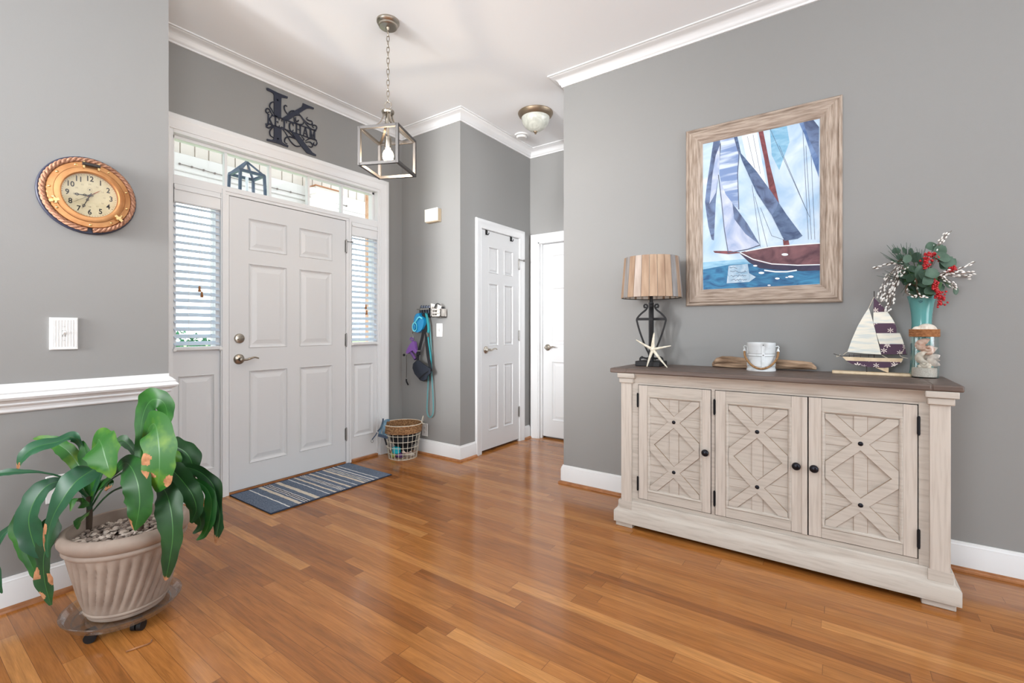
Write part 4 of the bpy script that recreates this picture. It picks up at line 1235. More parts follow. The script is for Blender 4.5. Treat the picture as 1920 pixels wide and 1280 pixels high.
rot_origin(o, (XJ, jc.y, ZT + 0.006)); tag(o, 'layer of white sand at the bottom of the shell jar', 'sand', kind='stuff')
SHL = [mat('shell_white', lin(232, 224, 212), 0.5, col2=lin(210, 196, 180), nscale=(60, 60, 60)), mat('shell_pink', lin(206, 160, 140), 0.5, col2=lin(232, 206, 190), nscale=(50, 50, 110)),
       mat('shell_gray', lin(190, 180, 172), 0.5, col2=lin(226, 216, 206), nscale=(90, 40, 40))]


def shell(c, r_, ax, m_, name, label, spiral=False):
    """scallop: ribbed fan dome; spiral: coiled cone"""
    ax = Vector(ax).normalized(); a = ax.cross(Vector((0.2, 0.1, 1))).normalized(); b_ = ax.cross(a)
    c = Vector(c); mb = MB()
    if spiral:
        pts, rad = [], []
        for i in range(40):
            t = i / 39; th = t * 5 * PI; q = r_ * 0.62 * (1 - t * 0.92)
            pts.append(c + a * math.cos(th) * q * 0.75 + b_ * math.sin(th) * q * 0.75 + ax * (t * r_ * 1.1 - r_ * 0.3)); rad.append(q * 0.58 + 0.0008)
        mb.tube(pts, rad, 10)
    else:
        n, k = 28, 6; vs = []
        for i in range(k + 1):
            for j in range(n + 1):
                th = -2.2 + 4.4 * j / n; rr = r_ * (i / k)
                rib = 1 + 0.05 * math.cos(j * PI)
                p = c - a * r_ * 0.6 + a * math.cos(th) * rr * 1.15 + b_ * math.sin(th) * rr
                h = r_ * 0.55 * math.sin(PI * min(1, 0.12 + 0.8 * i / k)) * rib * math.cos(th * 0.4)
                vs.append(p + ax * h)
        fs = [(i * (n + 1) + j, i * (n + 1) + j + 1, (i + 1) * (n + 1) + j + 1, (i + 1) * (n + 1) + j) for i in range(k) for j in range(n)]
        o_ = len(vs)
        vs2 = [v - ax * 0.0018 for v in vs]
        mb.add(vs, fs).add(vs2, [tuple(reversed(f)) for f in fs])
    return root_mesh(mb, name, SHL[m_], label, 'shell', c, 'shells in the jar', smooth=50)


toEye = Vector((-XJ, -jc.y, 0)).normalized(); sR = Vector((toEye.y * -1, toEye.x, 0)) * -1
if sR.dot(R3) < 0: sR = -sR
J = lambda a, f_, z: Vector((XJ, jc.y, 0)) + sR * a + toEye * f_ + Vector((0, 0, z))
shell(J(0.002, 0.010, zr0 - 0.128), 0.034, toEye + Vector((0, 0, 0.2)), 0, 'sea_shell', 'round white shell low in the middle of the jar, just above the sand', True)
shell(J(-0.018, 0.014, zr0 - 0.100), 0.029, toEye - sR * 0.5, 0, 'sea_shell', 'pale fan shell at the left side of the jar, halfway up')
shell(J(0.015, 0.010, zr0 - 0.058), 0.032, toEye + Vector((0, 0, 0.5)), 1, 'sea_shell', 'pink coiled shell in the upper right of the jar', True)
shell(J(-0.016, 0.012, zr0 - 0.040), 0.032, toEye + Vector((0, 0, -0.3)), 1, 'sea_shell', 'rosy fan shell in the upper left of the jar')
shell(J(0.022, 0.006, zr0 - 0.108), 0.029, toEye + sR * 0.6, 2, 'sea_shell', 'tall beige fan shell at the right side of the jar')
shell(J(0.006, -0.010, zr0 - 0.085), 0.036, toEye, 2, 'sea_shell', 'gray fan shell at the back of the jar')
shell(J(-0.014, 0.016, zr0 - 0.140), 0.011, toEye, 0, 'sea_shell', 'tiny pale shell resting on the sand at the left of the jar', True)
def dome_shell(c, r_, h_, n_, label):
    mb = MB().lathe([(r_, 0.0), (r_ * 0.97, h_ * 0.28), (r_ * 0.86, h_ * 0.55), (r_ * 0.66, h_ * 0.79), (r_ * 0.38, h_ * 0.94), (r_ * 0.12, h_), (0, h_)], c, 'z', n_ * 4, f=lambda th, h: 1 + 0.022 * math.cos(th * n_))
    root_mesh(mb, 'sea_shell', SHL[0], label, 'shell', c, 'shells in the jar', smooth=60)


dome_shell(J(0.008, 0.000, zt_ - 0.010), 0.038, 0.036, 15, 'big white domed shell crowning the top of the jar')
dome_shell(J(-0.024, 0.014, zt_ - 0.010), 0.021, 0.024, 11, 'smaller white domed shell at the left of the jar mouth')

# ------------------------------------------------------------------ teal vase and flower stems
XV = 2.952
vc = onX(1728, 640, XV)
TEAL = mat('teal_glass', lin(98, 160, 158), 0.15, coat=0.5, trans=0.1, ior=1.3)
vz = lambda v: onX(1728, v, XV).z
vase = thing('vase', (XV, vc.y, ZT), 'flared teal glass vase standing behind the shell jar', 'vase')
vp = [(0.0, ZT), (0.046, ZT), (0.048, ZT + 0.008), (0.044, ZT + 0.03), (0.041, ZT + 0.08), (0.0385, vz(625)), (0.037, vz(605)), (0.040, vz(585)), (0.045, vz(570)), (0.052, vz(558)), (0.0545, vz(555)), (0.053, vz(555)), (0.043, vz(570)), (0.037, vz(585)), (0.034, vz(605)), (0.036, ZT + 0.03), (0.0, ZT + 0.02)]
MB().lathe(vp, (XV, vc.y, 0), 'z', 40).build('vase_body', TEAL, vase, smooth=40)
# faint dark printed mark near the rim
ve = Vector((-XV, -vc.y, 0)).normalized(); vr = R3.copy()
mk = MB()
for (dx, dz, w_, h_) in ((-0.012, 0.002, 0.010, 0.003), (-0.004, 0.004, 0.006, 0.004), (0.002, 0.000, 0.009, 0.0035), (-0.006, -0.004, 0.012, 0.003), (0.004, 0.005, 0.004, 0.006)):
    c = Vector((XV, vc.y, vz(566) + dz)) + vr * dx + ve * 0.0502
    up_ = Vector((0, 0, 1)) + ve * 0.55; up_.normalize()
    mk.prism([c + vr * (w_ / 2 * math.cos(a)) + up_ * (h_ / 2 * math.sin(a)) for a in [i * PI / 4 for i in range(8)]], ve * 0.0006)
mk.build('printed_mark', mat('vase_print', lin(42, 92, 108), 0.4), vase)

EUC = mat('eucalyptus_leaf', lin(52, 76, 58), 0.55, col2=lin(86, 110, 94), nscale=(12, 12, 12))
PINE = mat('pine_needle', lin(48, 72, 58), 0.6, col2=lin(70, 96, 80), nscale=(30, 30, 30))
BERRY = mat('red_berry', lin(176, 22, 30), 0.3, coat=0.3)
CATK = mat('white_catkin', lin(236, 234, 230), 0.7)
TWIG = mat('twig_brown', lin(92, 70, 52), 0.8)
STEMG = mat('green_stem', lin(60, 88, 44), 0.6, col2=lin(84, 104, 56), nscale=(20, 20, 20))
FX = lambda x, y, dx=0.0: onX(1630 + x / 7.314, 425 + y / 7.314, XV - 0.02 + dx)
mouth = Vector((XV, vc.y, vz(560)))
fr_ = random.Random(11)


def stem_to(p, bend=0.02):
    a = mouth + Vector((fr_.uniform(-0.02, 0.02), fr_.uniform(-0.025, 0.025), -0.10)); b_ = mouth + Vector((fr_.uniform(-0.02, 0.02), fr_.uniform(-0.025, 0.025), 0.01))
    b_ += Vector((p.x - b_.x, p.y - b_.y, 0)) * 0.15
    return a, b_


def willow(name, label, pts, dens=1.0, spread=0.008, dx=0.0):
    P = [FX(x, y, dx) for x, y in pts]
    a, b_ = stem_to(P[0])
    path = catmull([a, b_] + P, 6)
    root = thing(name, mouth, label, 'dried branch', 'white catkin branches in the vase')
    tw2 = MB().tube(path, 0.0013, 6)
    for sgn_ in (-1, 1):
        tw2.tube([q + Vector((0.3, sgn_, -sgn_ * 0.6)) * spread * 0.75 * min(1, i / 6) for i, q in enumerate(path[6:])], 0.0009, 5)
    tw2.build('twig', TWIG, root)
    body = catmull(P, 10); mb = MB()
    L_ = sum((body[i + 1] - body[i]).length for i in range(len(body) - 1))
    nn_ = int(L_ / 0.0072 * dens)
    for i in range(nn_):
        t = (i + 0.5) / nn_; k = t * (len(body) - 1); q = body[int(k)].lerp(body[min(int(k) + 1, len(body) - 1)], k % 1)
        tg = (body[min(int(k) + 1, len(body) - 1)] - body[max(int(k) - 1, 0)]).normalized()
        off_ = Vector((fr_.gauss(0, 1), fr_.gauss(0, 1), fr_.gauss(0, 1))).normalized() * spread * 1.45 * fr_.uniform(0.35, 1)
        c = q + off_
        mb.tube([c - tg * 0.006, c - tg * 0.0025, c + tg * 0.0025, c + tg * 0.0065], [0.0012, 0.0036, 0.0033, 0.0008], 7)
    mb.build('catkins', CATK, root, smooth=60)['kind'] = 'stuff'


willow('catkin_branch', 'white catkin branch reaching furthest left above the model sailboat mast', [(480, 470), (380, 490), (250, 510), (160, 540), (60, 568)], 0.9)
willow('catkin_branch', 'thick white catkin branch drooping left towards the sailboat, outermost', [(470, 520), (380, 560), (280, 660), (220, 780), (170, 880), (140, 950)], 1.5, 0.014)
willow('catkin_branch', 'white catkin branch drooping over the top of the purple sail', [(460, 560), (400, 640), (350, 760), (290, 860), (220, 960), (180, 1030)], 1.6, 0.015, -0.02)
willow('catkin_branch', 'white catkin branch drooping lowest beside the vase, closest to it', [(440, 620), (390, 740), (340, 850), (300, 940), (280, 1060), (210, 1140)], 1.3, 0.012, -0.03)
willow('catkin_branch', 'white catkin branch rising highest at the upper right of the bouquet', [(900, 420), (880, 350), (930, 270), (990, 200), (1030, 140), (1095, 70)], 1.3, 0.012)
willow('catkin_branch', 'white catkin branch reaching furthest right, above the other right ones', [(980, 650), (1060, 640), (1180, 610), (1270, 560), (1360, 525), (1440, 488)], 0.8, 0.006)
willow('catkin_branch', 'thick white catkin branch pointing right, just under the furthest one', [(960, 660), (1050, 630), (1150, 640), (1260, 640), (1340, 632), (1410, 638)], 1.7, 0.013, -0.02)
willow('catkin_branch', 'white catkin branch pointing right below the thick one, ending flat', [(980, 680), (1080, 650), (1190, 670), (1290, 684), (1370, 684)], 1.2, 0.01, 0.01)
willow('catkin_branch', 'white catkin branch curving down at the lower right of the bouquet', [(960, 680), (1030, 720), (1100, 760), (1150, 800), (1190, 850)], 1.3, 0.008, -0.01)
willow('catkin_branch', 'white catkin sprig curling down to the left edge of the vase rim', [(560, 780), (500, 880), (560, 930), (620, 950), (640, 940)], 0.6, 0.004, -0.06)
willow('catkin_branch', 'white catkin sprig lying along the front of the vase rim', [(640, 700), (660, 880), (710, 955), (750, 958), (790, 965)], 0.5, 0.003, -0.065)


def leafshape(c, d, nrm, L_, W_):
    d = d.normalized(); s_ = d.cross(nrm).normalized(); nrm = s_.cross(d).normalized()
    rows = 6; vs = []; fs = []
    for i in range(rows + 1):
        t = i / rows; w_ = W_ * math.sin(PI * (0.06 + 0.90 * t)) ** 0.7
        p = c + d * L_ * t
        for q in (-1, 0, 1): vs.append(p + s_ * w_ / 2 * q + nrm * (0.12 * W_ * abs(q)) - nrm * L_ * 0.1 * t * t)
    for i in range(rows):
        for q in (0, 1): fs.append((i * 3 + q, i * 3 + q + 1, i * 3 + q + 4, i * 3 + q + 3))
    return vs, fs


def eucalyptus(label, pts, sizes, dx=0.0):
    P = [FX(x, y, dx) for x, y in pts]
    a, b_ = stem_to(P[0])
    root = thing('eucalyptus_sprig', mouth, label, 'greenery', 'eucalyptus sprigs in the vase')
    MB().tube(catmull([a, b_] + P, 5), 0.0016, 6).build('stem', STEMG, root)
    for i, (x, y, r_, ang_) in enumerate(sizes):
        c = FX(x, y, dx + fr_.uniform(-0.03, 0.02))
        d = R3 * math.cos(ang_) + Vector((0, 0, 1)) * math.sin(ang_)
        vs, fs = leafshape(c - d * r_, d, -F3 + Vector((fr_.uniform(-.5, .5), fr_.uniform(-.5, .5), 0.4)), r_ * 2, r_ * 1.55)
        mb = MB().add(vs, fs); mb.build('leaf', EUC, root, smooth=60)


eucalyptus('eucalyptus sprig of broad round leaves at the upper right of the bouquet', [(800, 600), (900, 400), (960, 300)], [(850, 272, 0.030, 0.2), (965, 330, 0.034, 0.9), (1010, 420, 0.036, 0.0), (1070, 500, 0.042, 0.7), (990, 500, 0.028, 2.2)])
eucalyptus('eucalyptus sprig of bluish leaves at the left of the bouquet', [(640, 760), (560, 640), (500, 540)], [(490, 655, 0.034, 0.3), (605, 590, 0.034, 0.1), (560, 700, 0.024, 0.9), (500, 540, 0.018, 1.6), (440, 740, 0.024, 2.0), (520, 440, 0.022, 1.2)], -0.03)
eucalyptus('eucalyptus sprig of dark leaves at the centre front of the bouquet', [(740, 800), (740, 700), (760, 600)], [(720, 765, 0.034, 0.1), (690, 640, 0.040, 1.5), (800, 740, 0.028, 0.6), (860, 640, 0.034, 0.3), (760, 690, 0.028, 2.7)], -0.05)
eucalyptus('eucalyptus sprig drooping right under the white branches', [(860, 800), (960, 740), (1100, 790)], [(900, 780, 0.030, 0.2), (1000, 730, 0.026, -0.2), (1080, 800, 0.020, -0.4), (1180, 880, 0.018, -1.4), (960, 830, 0.026, 0.4)], 0.01)
eucalyptus('eucalyptus sprig of leaves at the back behind the pine needles', [(640, 600), (600, 460), (560, 350)], [(640, 420, 0.030, 0.8), (700, 480, 0.026, 2.2), (560, 360, 0.026, 1.3), (430, 430, 0.024, 2.6), (370, 330, 0.022, 0.5), (480, 330, 0.018, 1.9)], 0.03)
eucalyptus('low eucalyptus sprig filling the mouth of the vase', [(700, 900), (680, 860), (700, 820)], [(620, 860, 0.034, 2.4), (680, 830, 0.036, 1.8), (780, 850, 0.036, 1.0), (840, 880, 0.030, 0.5), (560, 800, 0.028, 2.8), (700, 900, 0.028, 1.4), (600, 930, 0.024, 2.7), (810, 930, 0.022, 0.5)], -0.03)


STRAP = mat('strap_leaf_green', lin(44, 84, 40), 0.5, col2=lin(72, 108, 56), nscale=(20, 20, 20))
def blades(label, specs, dx=0.0):
    root = thing('leafy_stem', mouth, label, 'greenery', 'leafy stems in the vase')
    a, b_ = stem_to(FX(*specs[0][0], dx)); MB().tube([a, b_], 0.002, 6).build('stem', STEMG, root)
    for (p, q, L_, W_) in specs:
        A, B = FX(*p, dx), FX(*q, dx + fr_.uniform(-0.03, 0.02))
        vs, fs = leafshape(A, B - A, -F3 + Vector((fr_.uniform(-.4, .4), fr_.uniform(-.4, .4), 0.3)), (B - A).length, W_)
        MB().add(vs, fs).build('blade', STRAP, root, smooth=60)


blades('bright green strap leaves standing upright in the centre of the bouquet', [((690, 930), (700, 500), 0, 0.030), ((620, 930), (590, 560), 0, 0.026), ((740, 930), (850, 560), 0, 0.026), ((720, 940), (770, 620), 0, 0.022)], -0.02)
blades('dark green strap leaves low at the front of the vase mouth', [((640, 950), (490, 720), 0, 0.030), ((660, 950), (560, 640), 0, 0.030), ((720, 955), (800, 720), 0, 0.030), ((780, 950), (930, 640), 0, 0.030), ((700, 955), (680, 700), 0, 0.034), ((820, 950), (1000, 760), 0, 0.026)], -0.03)


def pine(label, base, tips, dx=0.0):
    B = FX(base[0], base[1], dx); a, b_ = stem_to(B)
    root = thing('pine_sprig', mouth, label, 'greenery', 'pine sprigs in the vase')
    MB().tube(catmull([a, b_, B], 5), 0.0018, 6).build('stem', STEMG, root)
    mb = MB()
    for (x, y) in tips:
        T_ = FX(x, y, dx + fr_.uniform(-0.05, 0.04)); m_ = B.lerp(T_, 0.5) + Vector((0, 0, -0.008))
        mb.tube([B + Vector((fr_.gauss(0, .004), fr_.gauss(0, .004), 0)), m_, T_], [0.0017, 0.0016, 0.0007], 4)
    mb.build('needles', PINE, root)['kind'] = 'stuff'


pine('pine sprig of long needles fanning up at the upper left of the bouquet', (520, 520), [(150, 350), (190, 390), (240, 250), (310, 250), (325, 235), (380, 260), (430, 230), (470, 260), (510, 215), (565, 225), (590, 300), (300, 460), (220, 420), (350, 300), (450, 300), (540, 280), (260, 330), (400, 360)])
pine('pine sprig with a few needles pointing up at the centre', (700, 520), [(640, 280), (690, 300), (780, 255), (720, 310), (740, 330), (610, 330), (660, 300)], 0.02)
pine('pine sprig with loose needles hanging at the lower left', (540, 720), [(100, 670), (210, 600), (180, 640), (250, 660), (330, 720), (430, 910), (460, 950), (300, 680)], 0.02)


def berries(label, pts, n_, spr=0.013, dx=-0.05):
    P = [FX(x, y, dx) for x, y in pts]
    a, b_ = stem_to(P[0])
    root = thing('berry_spray', mouth, label, 'berries', 'red berry sprays in the vase')
    MB().tube(catmull([a, b_] + P, 5), 0.0013, 6).build('stem', TWIG, root)
    body = catmull(P, 10); mb = MB()
    for i in range(n_):
        k = fr_.random() * (len(body) - 1.01); q = body[int(k)]
        c = q + Vector((fr_.gauss(0, .6), fr_.gauss(0, .6), fr_.gauss(0, .6))) * spr
        mb.ball(c, fr_.uniform(0.0042, 0.006), n=8, k=6)
    mb.build('berries', BERRY, root, smooth=80)['kind'] = 'stuff'


berries('red berry spray hanging over the right side of the vase rim', [(860, 720), (890, 800), (920, 880), (970, 960), (1010, 1070)], 110, 0.013)
berries('red berry spray standing in the middle of the bouquet', [(750, 570), (770, 500), (800, 430), (800, 360)], 60, 0.012)
berries('small red berry cluster at the right among the white branches', [(1090, 590), (1140, 575), (1180, 580)], 22, 0.009, -0.01)
berries('little red berry cluster tucked under the upper white branch', [(880, 390), (910, 380), (960, 480)], 16, 0.007, -0.02)

# ------------------------------------------------------------------ porthole clock on the left wall
BRASS = mat('aged_brass', lin(196, 146, 98), 0.45, 0.85, col2=lin(170, 116, 74), nscale=(12, 12, 12), detail=5)
BRASSL = mat('polished_brass', lin(206, 176, 124), 0.28, 1.0)
NAVY = mat('navy_board', lin(44, 46, 64), 0.5)
ROPE = mat('clock_rope', lin(176, 132, 106), 0.9, col2=lin(140, 98, 76), nscale=(120, 120, 120), bump=0.3)
DIAL = mat('clock_dial', lin(216, 206, 172), 0.6, col2=lin(198, 186, 150), nscale=(14, 14, 14))
INK = mat('clock_ink', lin(32, 30, 32), 0.6)
INKL = mat('clock_ink_pale', lin(150, 134, 110), 0.6)
HANDB = mat('clock_hand_dark', lin(60, 56, 54), 0.4, 0.4)
HANDR = mat('clock_hand_copper', lin(150, 84, 58), 0.4, 0.4)
KX, KZ = 0.600, 1.733
clk = thing('porthole_clock', (KX, YL, KZ), 'round brass porthole clock framed with rope on the gray left wall', 'clock')
CK = lambda x, y, o_: Vector((KX + x, YL - o_, KZ + y))
def ring(prof, n=64, cap=True):
    return MB().lathe([(r_, -o_) for r_, o_ in prof], (KX, YL, KZ), 'y', n, cap=cap)
ring([(0, 0.0), (0.168, 0.0), (0.170, 0.003), (0.170, 0.016), (0.167, 0.020), (0, 0.020)]).build('backing_board', NAVY, clk, smooth=35)
rp = MB()
gap = 0.07
for k in range(3):
    pts = []
    N_ = 420
    for i in range(N_ + 1):
        th = -PI / 2 + gap + (2 * PI - 2 * gap) * i / N_
        ph = th * 17 + k * 2 * PI / 3
        r_ = 0.1535 + 0.0052 * math.cos(ph); o_ = 0.0295 + 0.0052 * math.sin(ph)
        pts.append(CK(r_ * math.cos(th), r_ * math.sin(th), o_))
    rp.tube(pts, 0.0058, 7)
rp.build('rope_border', ROPE, clk, smooth=60)
ring([(0.141, 0.020), (0.144, 0.024), (0.144, 0.034), (0.141, 0.038), (0.122, 0.040), (0.1215, 0.037), (0.1205, 0.037), (0.120, 0.043), (0.112, 0.046), (0.101, 0.046), (0.0965, 0.043), (0.0955, 0.036), (0.0955, 0.024)], cap=False).build('bezel', BRASS, clk, smooth=25)
ring([(0, 0.022), (0.0965, 0.022), (0.0965, 0.0245), (0, 0.0245)]).build('dial', DIAL, clk, smooth=30)
nm = MB()
for hnum in range(1, 13):
    a = PI / 2 - hnum * PI / 6
    text_mesh(nm, str(hnum), 0.032, lambda x, y, d, a=a: CK(0.074 * math.cos(a) + x * 0.86, 0.074 * math.sin(a) + y, 0.0248), bold=0.0007)
for i in range(60):
    a = i * PI / 30
    for r0, r1, w_ in ((0.0885, 0.0925, 0.0008 if i % 5 else 0.0018),):
        t_ = (-math.sin(a) * w_ / 2, math.cos(a) * w_ / 2)
        nm.quad(CK(r0 * math.cos(a) - t_[0], r0 * math.sin(a) - t_[1], 0.0248), CK(r1 * math.cos(a) - t_[0], r1 * math.sin(a) - t_[1], 0.0248), CK(r1 * math.cos(a) + t_[0], r1 * math.sin(a) + t_[1], 0.0248), CK(r0 * math.cos(a) + t_[0], r0 * math.sin(a) + t_[1], 0.0248))
nm.build('numerals', INK, clk)
nm = MB()
for hnum in range(13, 25):
    a = PI / 2 - hnum * PI / 6
    text_mesh(nm, str(hnum), 0.0095, lambda x, y, d, a=a: CK(0.050 * math.cos(a) + x, 0.050 * math.sin(a) + y, 0.0248))
for r_ in (0.0085,):
    for i in range(24):
        a, b_ = i * PI / 12, (i + 1) * PI / 12
        nm.quad(*[CK(q * math.cos(z), 0.026 + q * math.sin(z), 0.0248) for q, z in ((r_, a), (r_ - 0.0008, a), (r_ - 0.0008, b_), (r_, b_))])
nm.build('small_numerals', INKL, clk)
MB().prism([CK(0.003 * math.cos(a), 0.026 + 0.003 * math.sin(a), 0.0247) for a in [i * PI / 5 for i in range(10)]], (0, -0.0003, 0)).build('dial_emblem', INK, clk)


def hand(name, ang, L_, w_, m_, o_, tail=0.012, dia=None):
    d = Vector((math.cos(ang), math.sin(ang))); n_ = Vector((-d.y, d.x)); mb = MB()
    def P(a, s_): q = d * a + n_ * s_; return CK(q.x, q.y, o_)
    mb.prism([P(-tail, -w_), P(L_ * 0.72, -w_ * 0.7), P(L_, 0), P(L_ * 0.72, w_ * 0.7), P(-tail, w_)], (0, -0.0008, 0))
    if dia:
        for (ra, rw) in ((0.30, 2.4), (0.74, 2.6)):
            c = L_ * ra; outer = [P(c - 0.010, 0), P(c, rw * w_ * 1.3), P(c + 0.010, 0), P(c, -rw * w_ * 1.3)]
            inner = [P(c - 0.006, 0), P(c, rw * w_ * 0.75), P(c + 0.006, 0), P(c, -rw * w_ * 0.75)]
            for i in range(4): mb.quad(outer[i], outer[(i + 1) % 4], inner[(i + 1) % 4], inner[i])
    mb.build(name, m_, clk)


hand('hour_hand', math.radians(184), 0.058, 0.0019, HANDB, 0.0275, dia=True)
hand('minute_hand', math.radians(247), 0.072, 0.0018, HANDB, 0.029, dia=True)
hand('second_hand', math.radians(216), 0.078, 0.0008, HANDB, 0.0305, 0.02)
hand('alarm_hand', math.radians(40), 0.050, 0.0019, HANDR, 0.026)
MB().lathe([(0.0, -0.033), (0.004, -0.0325), (0.005, -0.029), (0.005, -0.0245)], (KX, YL, KZ), 'y', 16).build('hand_hub', HANDB, clk, smooth=50)
ring([(0, 0.0385), (0.0960, 0.0385), (0.0960, 0.0400), (0, 0.0400)], 48).build('glass_cover', clear_glass('clock_glass', strength=0.08), clk)
for dg in (112, 145, 176, 215, 270, 303, 345, 18, 62):
    a = math.radians(dg); c = CK(0.132 * math.cos(a), 0.132 * math.sin(a), 0.0385)
    MB().ball(c, 0.0055, n=10, k=6, sc3=(1, 0.7, 1)).build('rivet', BRASSL, clk, smooth=60)
for dg in (202, 318):
    a = math.radians(dg); d = Vector((math.cos(a), math.sin(a)))
    def DG(r_, t_, o_): q = d * r_ + Vector((-d.y, d.x)) * t_; return CK(q.x, q.y, o_)
    mb = MB().bar(DG(0.112, 0, 0.046), DG(0.146, 0, 0.046), 0.011, 0.010, up=(0, 1, 0))
    mb.cyl(DG(0.128, 0, 0.04), DG(0.128, 0, 0.060), 0.0055, 12).bar(DG(0.128, -0.013, 0.058), DG(0.128, 0.013, 0.058), 0.006, 0.008, up=(0, 1, 0))
    mb.cyl(DG(0.128, -0.014, 0.058), DG(0.128, -0.010, 0.058), 0.007, 10).cyl(DG(0.128, 0.010, 0.058), DG(0.128, 0.014, 0.058), 0.007, 10)
    mb.build('wing_dog', BRASSL, clk, smooth=40)
mb = MB()
for s_ in (-1, 1):
    mb.bar(CK(s_ * 0.025, 0.113, 0.045), CK(s_ * 0.025, 0.142, 0.045), 0.007, 0.014, up=(0, 1, 0))
mb.build('hinge_bracket', BRASSL, clk)
MB().cyl(CK(-0.030, 0.131, 0.050), CK(0.030, 0.131, 0.050), 0.0075, 14).build('hinge_barrel', HANDB, clk, smooth=40)

# ------------------------------------------------------------------ switches, outlets, chime
LINE = mat('plate_line', lin(176, 176, 174), 0.6)


def switch_plate(T, a, z, w_, h_, label, beads=0, th=0.007):
    c = T(Vector((a, 0, z)))
    r_ = thing('light_switch', c, label, 'light switch')
    mb = MB(T)
    if beads:
        mb.box(a - w_ / 2, a + w_ / 2, 0, th, z - h_ / 2, z + h_ / 2)
        fw = w_ * 0.13
        mb.box(a - w_ / 2 + fw * 0.25, a + w_ / 2 - fw * 0.25, th, th + 0.0012, z + h_ / 2 - fw, z + h_ / 2 - fw * 0.25).box(a - w_ / 2 + fw * 0.25, a + w_ / 2 - fw * 0.25, th, th + 0.0012, z - h_ / 2 + fw * 0.25, z - h_ / 2 + fw)
        mb.box(a - w_ / 2 + fw * 0.25, a - w_ / 2 + fw, th, th + 0.0012, z - h_ / 2 + fw, z + h_ / 2 - fw).box(a + w_ / 2 - fw, a + w_ / 2 - fw * 0.25, th, th + 0.0012, z - h_ / 2 + fw, z + h_ / 2 - fw)
        iw = w_ - 2 * fw
        for i in range(beads):
            x = a - iw / 2 + iw * (i + 0.5) / beads
            mb.tube([(x, th - 0.0020, z - h_ / 2 + fw), (x, th - 0.0020, z + h_ / 2 - fw)], iw / beads * 0.48, 12, flat=0.30)
    else:
        mb.box(a - w_ / 2, a + w_ / 2, 0, th, z - h_ / 2, z + h_ / 2)
    mb.build('wall_plate', PLAST, r_, bevel=0.002)
    MB(T).box(a - 0.0065, a + 0.0065, th - 0.001, th + 0.0012, z - 0.0135, z + 0.0135).build('toggle_slot', LINE, r_)
    MB(T).add([(a - 0.0045, th, z - 0.006), (a + 0.0045, th, z - 0.006), (a + 0.0045, th, z + 0.009), (a - 0.0045, th, z + 0.009), (a - 0.0035, th + 0.014, z + 0.004), (a + 0.0035, th + 0.014, z + 0.004), (a + 0.0035, th + 0.013, z + 0.011), (a - 0.0035, th + 0.013, z + 0.011)],
              [(0, 1, 5, 4), (1, 2, 6, 5), (2, 3, 7, 6), (3, 0, 4, 7), (4, 5, 6, 7)]).build('toggle', PLAST, r_)
    for dz in (-0.030, 0.030):
        MB(T).lathe([(0.0034, 0.0), (0.0034, th + 0.0012), (0, th + 0.0016)], (a, 0, z + dz), 'y', 12).build('screw', LINE, r_, smooth=40)


switch_plate(TL, 0.519, 1.119, 0.090, 0.138, 'square white beadboard switch plate below the brass clock', beads=7, th=0.008)
switch_plate(TN, -2.916, 1.128, 0.072, 0.118, 'plain white switch plate on the nook wall beneath the mail holder')


def outlet(T, a, z, label, plug=False):
    c = T(Vector((a, 0, z)))
    r_ = thing('wall_outlet', c, label, 'outlet')
    MB(T).box(a - 0.036, a + 0.036, 0, 0.006, z - 0.058, z + 0.058).build('wall_plate', PLAST, r_, bevel=0.002)
    for dz in (-0.02, 0.02):
        q = MB(T).lathe([(0.0, 0.0), (0.0165, 0.0), (0.0165, 0.0075), (0, 0.0078)], (a, 0, z + dz), 'y', 20).build('socket', PLAST, r_, smooth=40)
        s_ = MB(T).box(a - 0.007, a - 0.005, 0.007, 0.0085, z + dz - 0.004, z + dz + 0.006).box(a + 0.005, a + 0.007, 0.007, 0.0085, z + dz - 0.004, z + dz + 0.005).lathe([(0.0025, 0.007), (0.0025, 0.0085), (0, 0.0085)], (a, 0, z + dz - 0.009), 'y', 10)
        s_.build('slots', DARK, q)


oc = onY(107, 915, YL)
outlet(TL, oc.x, oc.z, 'white wall outlet low on the left wall behind the plant')
oc = onX(797, 805, XN)
outlet(TN, -oc.y, oc.z, 'white wall outlet low on the nook wall behind the wire basket')

CHM = mat('chime_cover', lin(236, 232, 222), 0.55)
CHB = mat('chime_base', lin(204, 186, 158), 0.6)
ch = thing('door_chime', (XN, 3.0, 2.165), 'beige box door chime high on the nook wall', 'door chime')
cz0, cz1 = onX(808, 416, 2.95).z, onX(808, 391, 2.95).z
cy0, cy1 = onX(820, 400, 2.945).y, onX(796, 400, 2.945).y
MB().box(2.945, 2.957, cy0, cy1, cz0 + 0.006, cz1).build('cover', CHM, ch, bevel=0.003, label='off-white front cover')
MB().box(2.955, XN, cy0 + 0.004, cy1 - 0.004, cz0, cz1 - 0.004).build('base', CHB, ch, bevel=0.003)

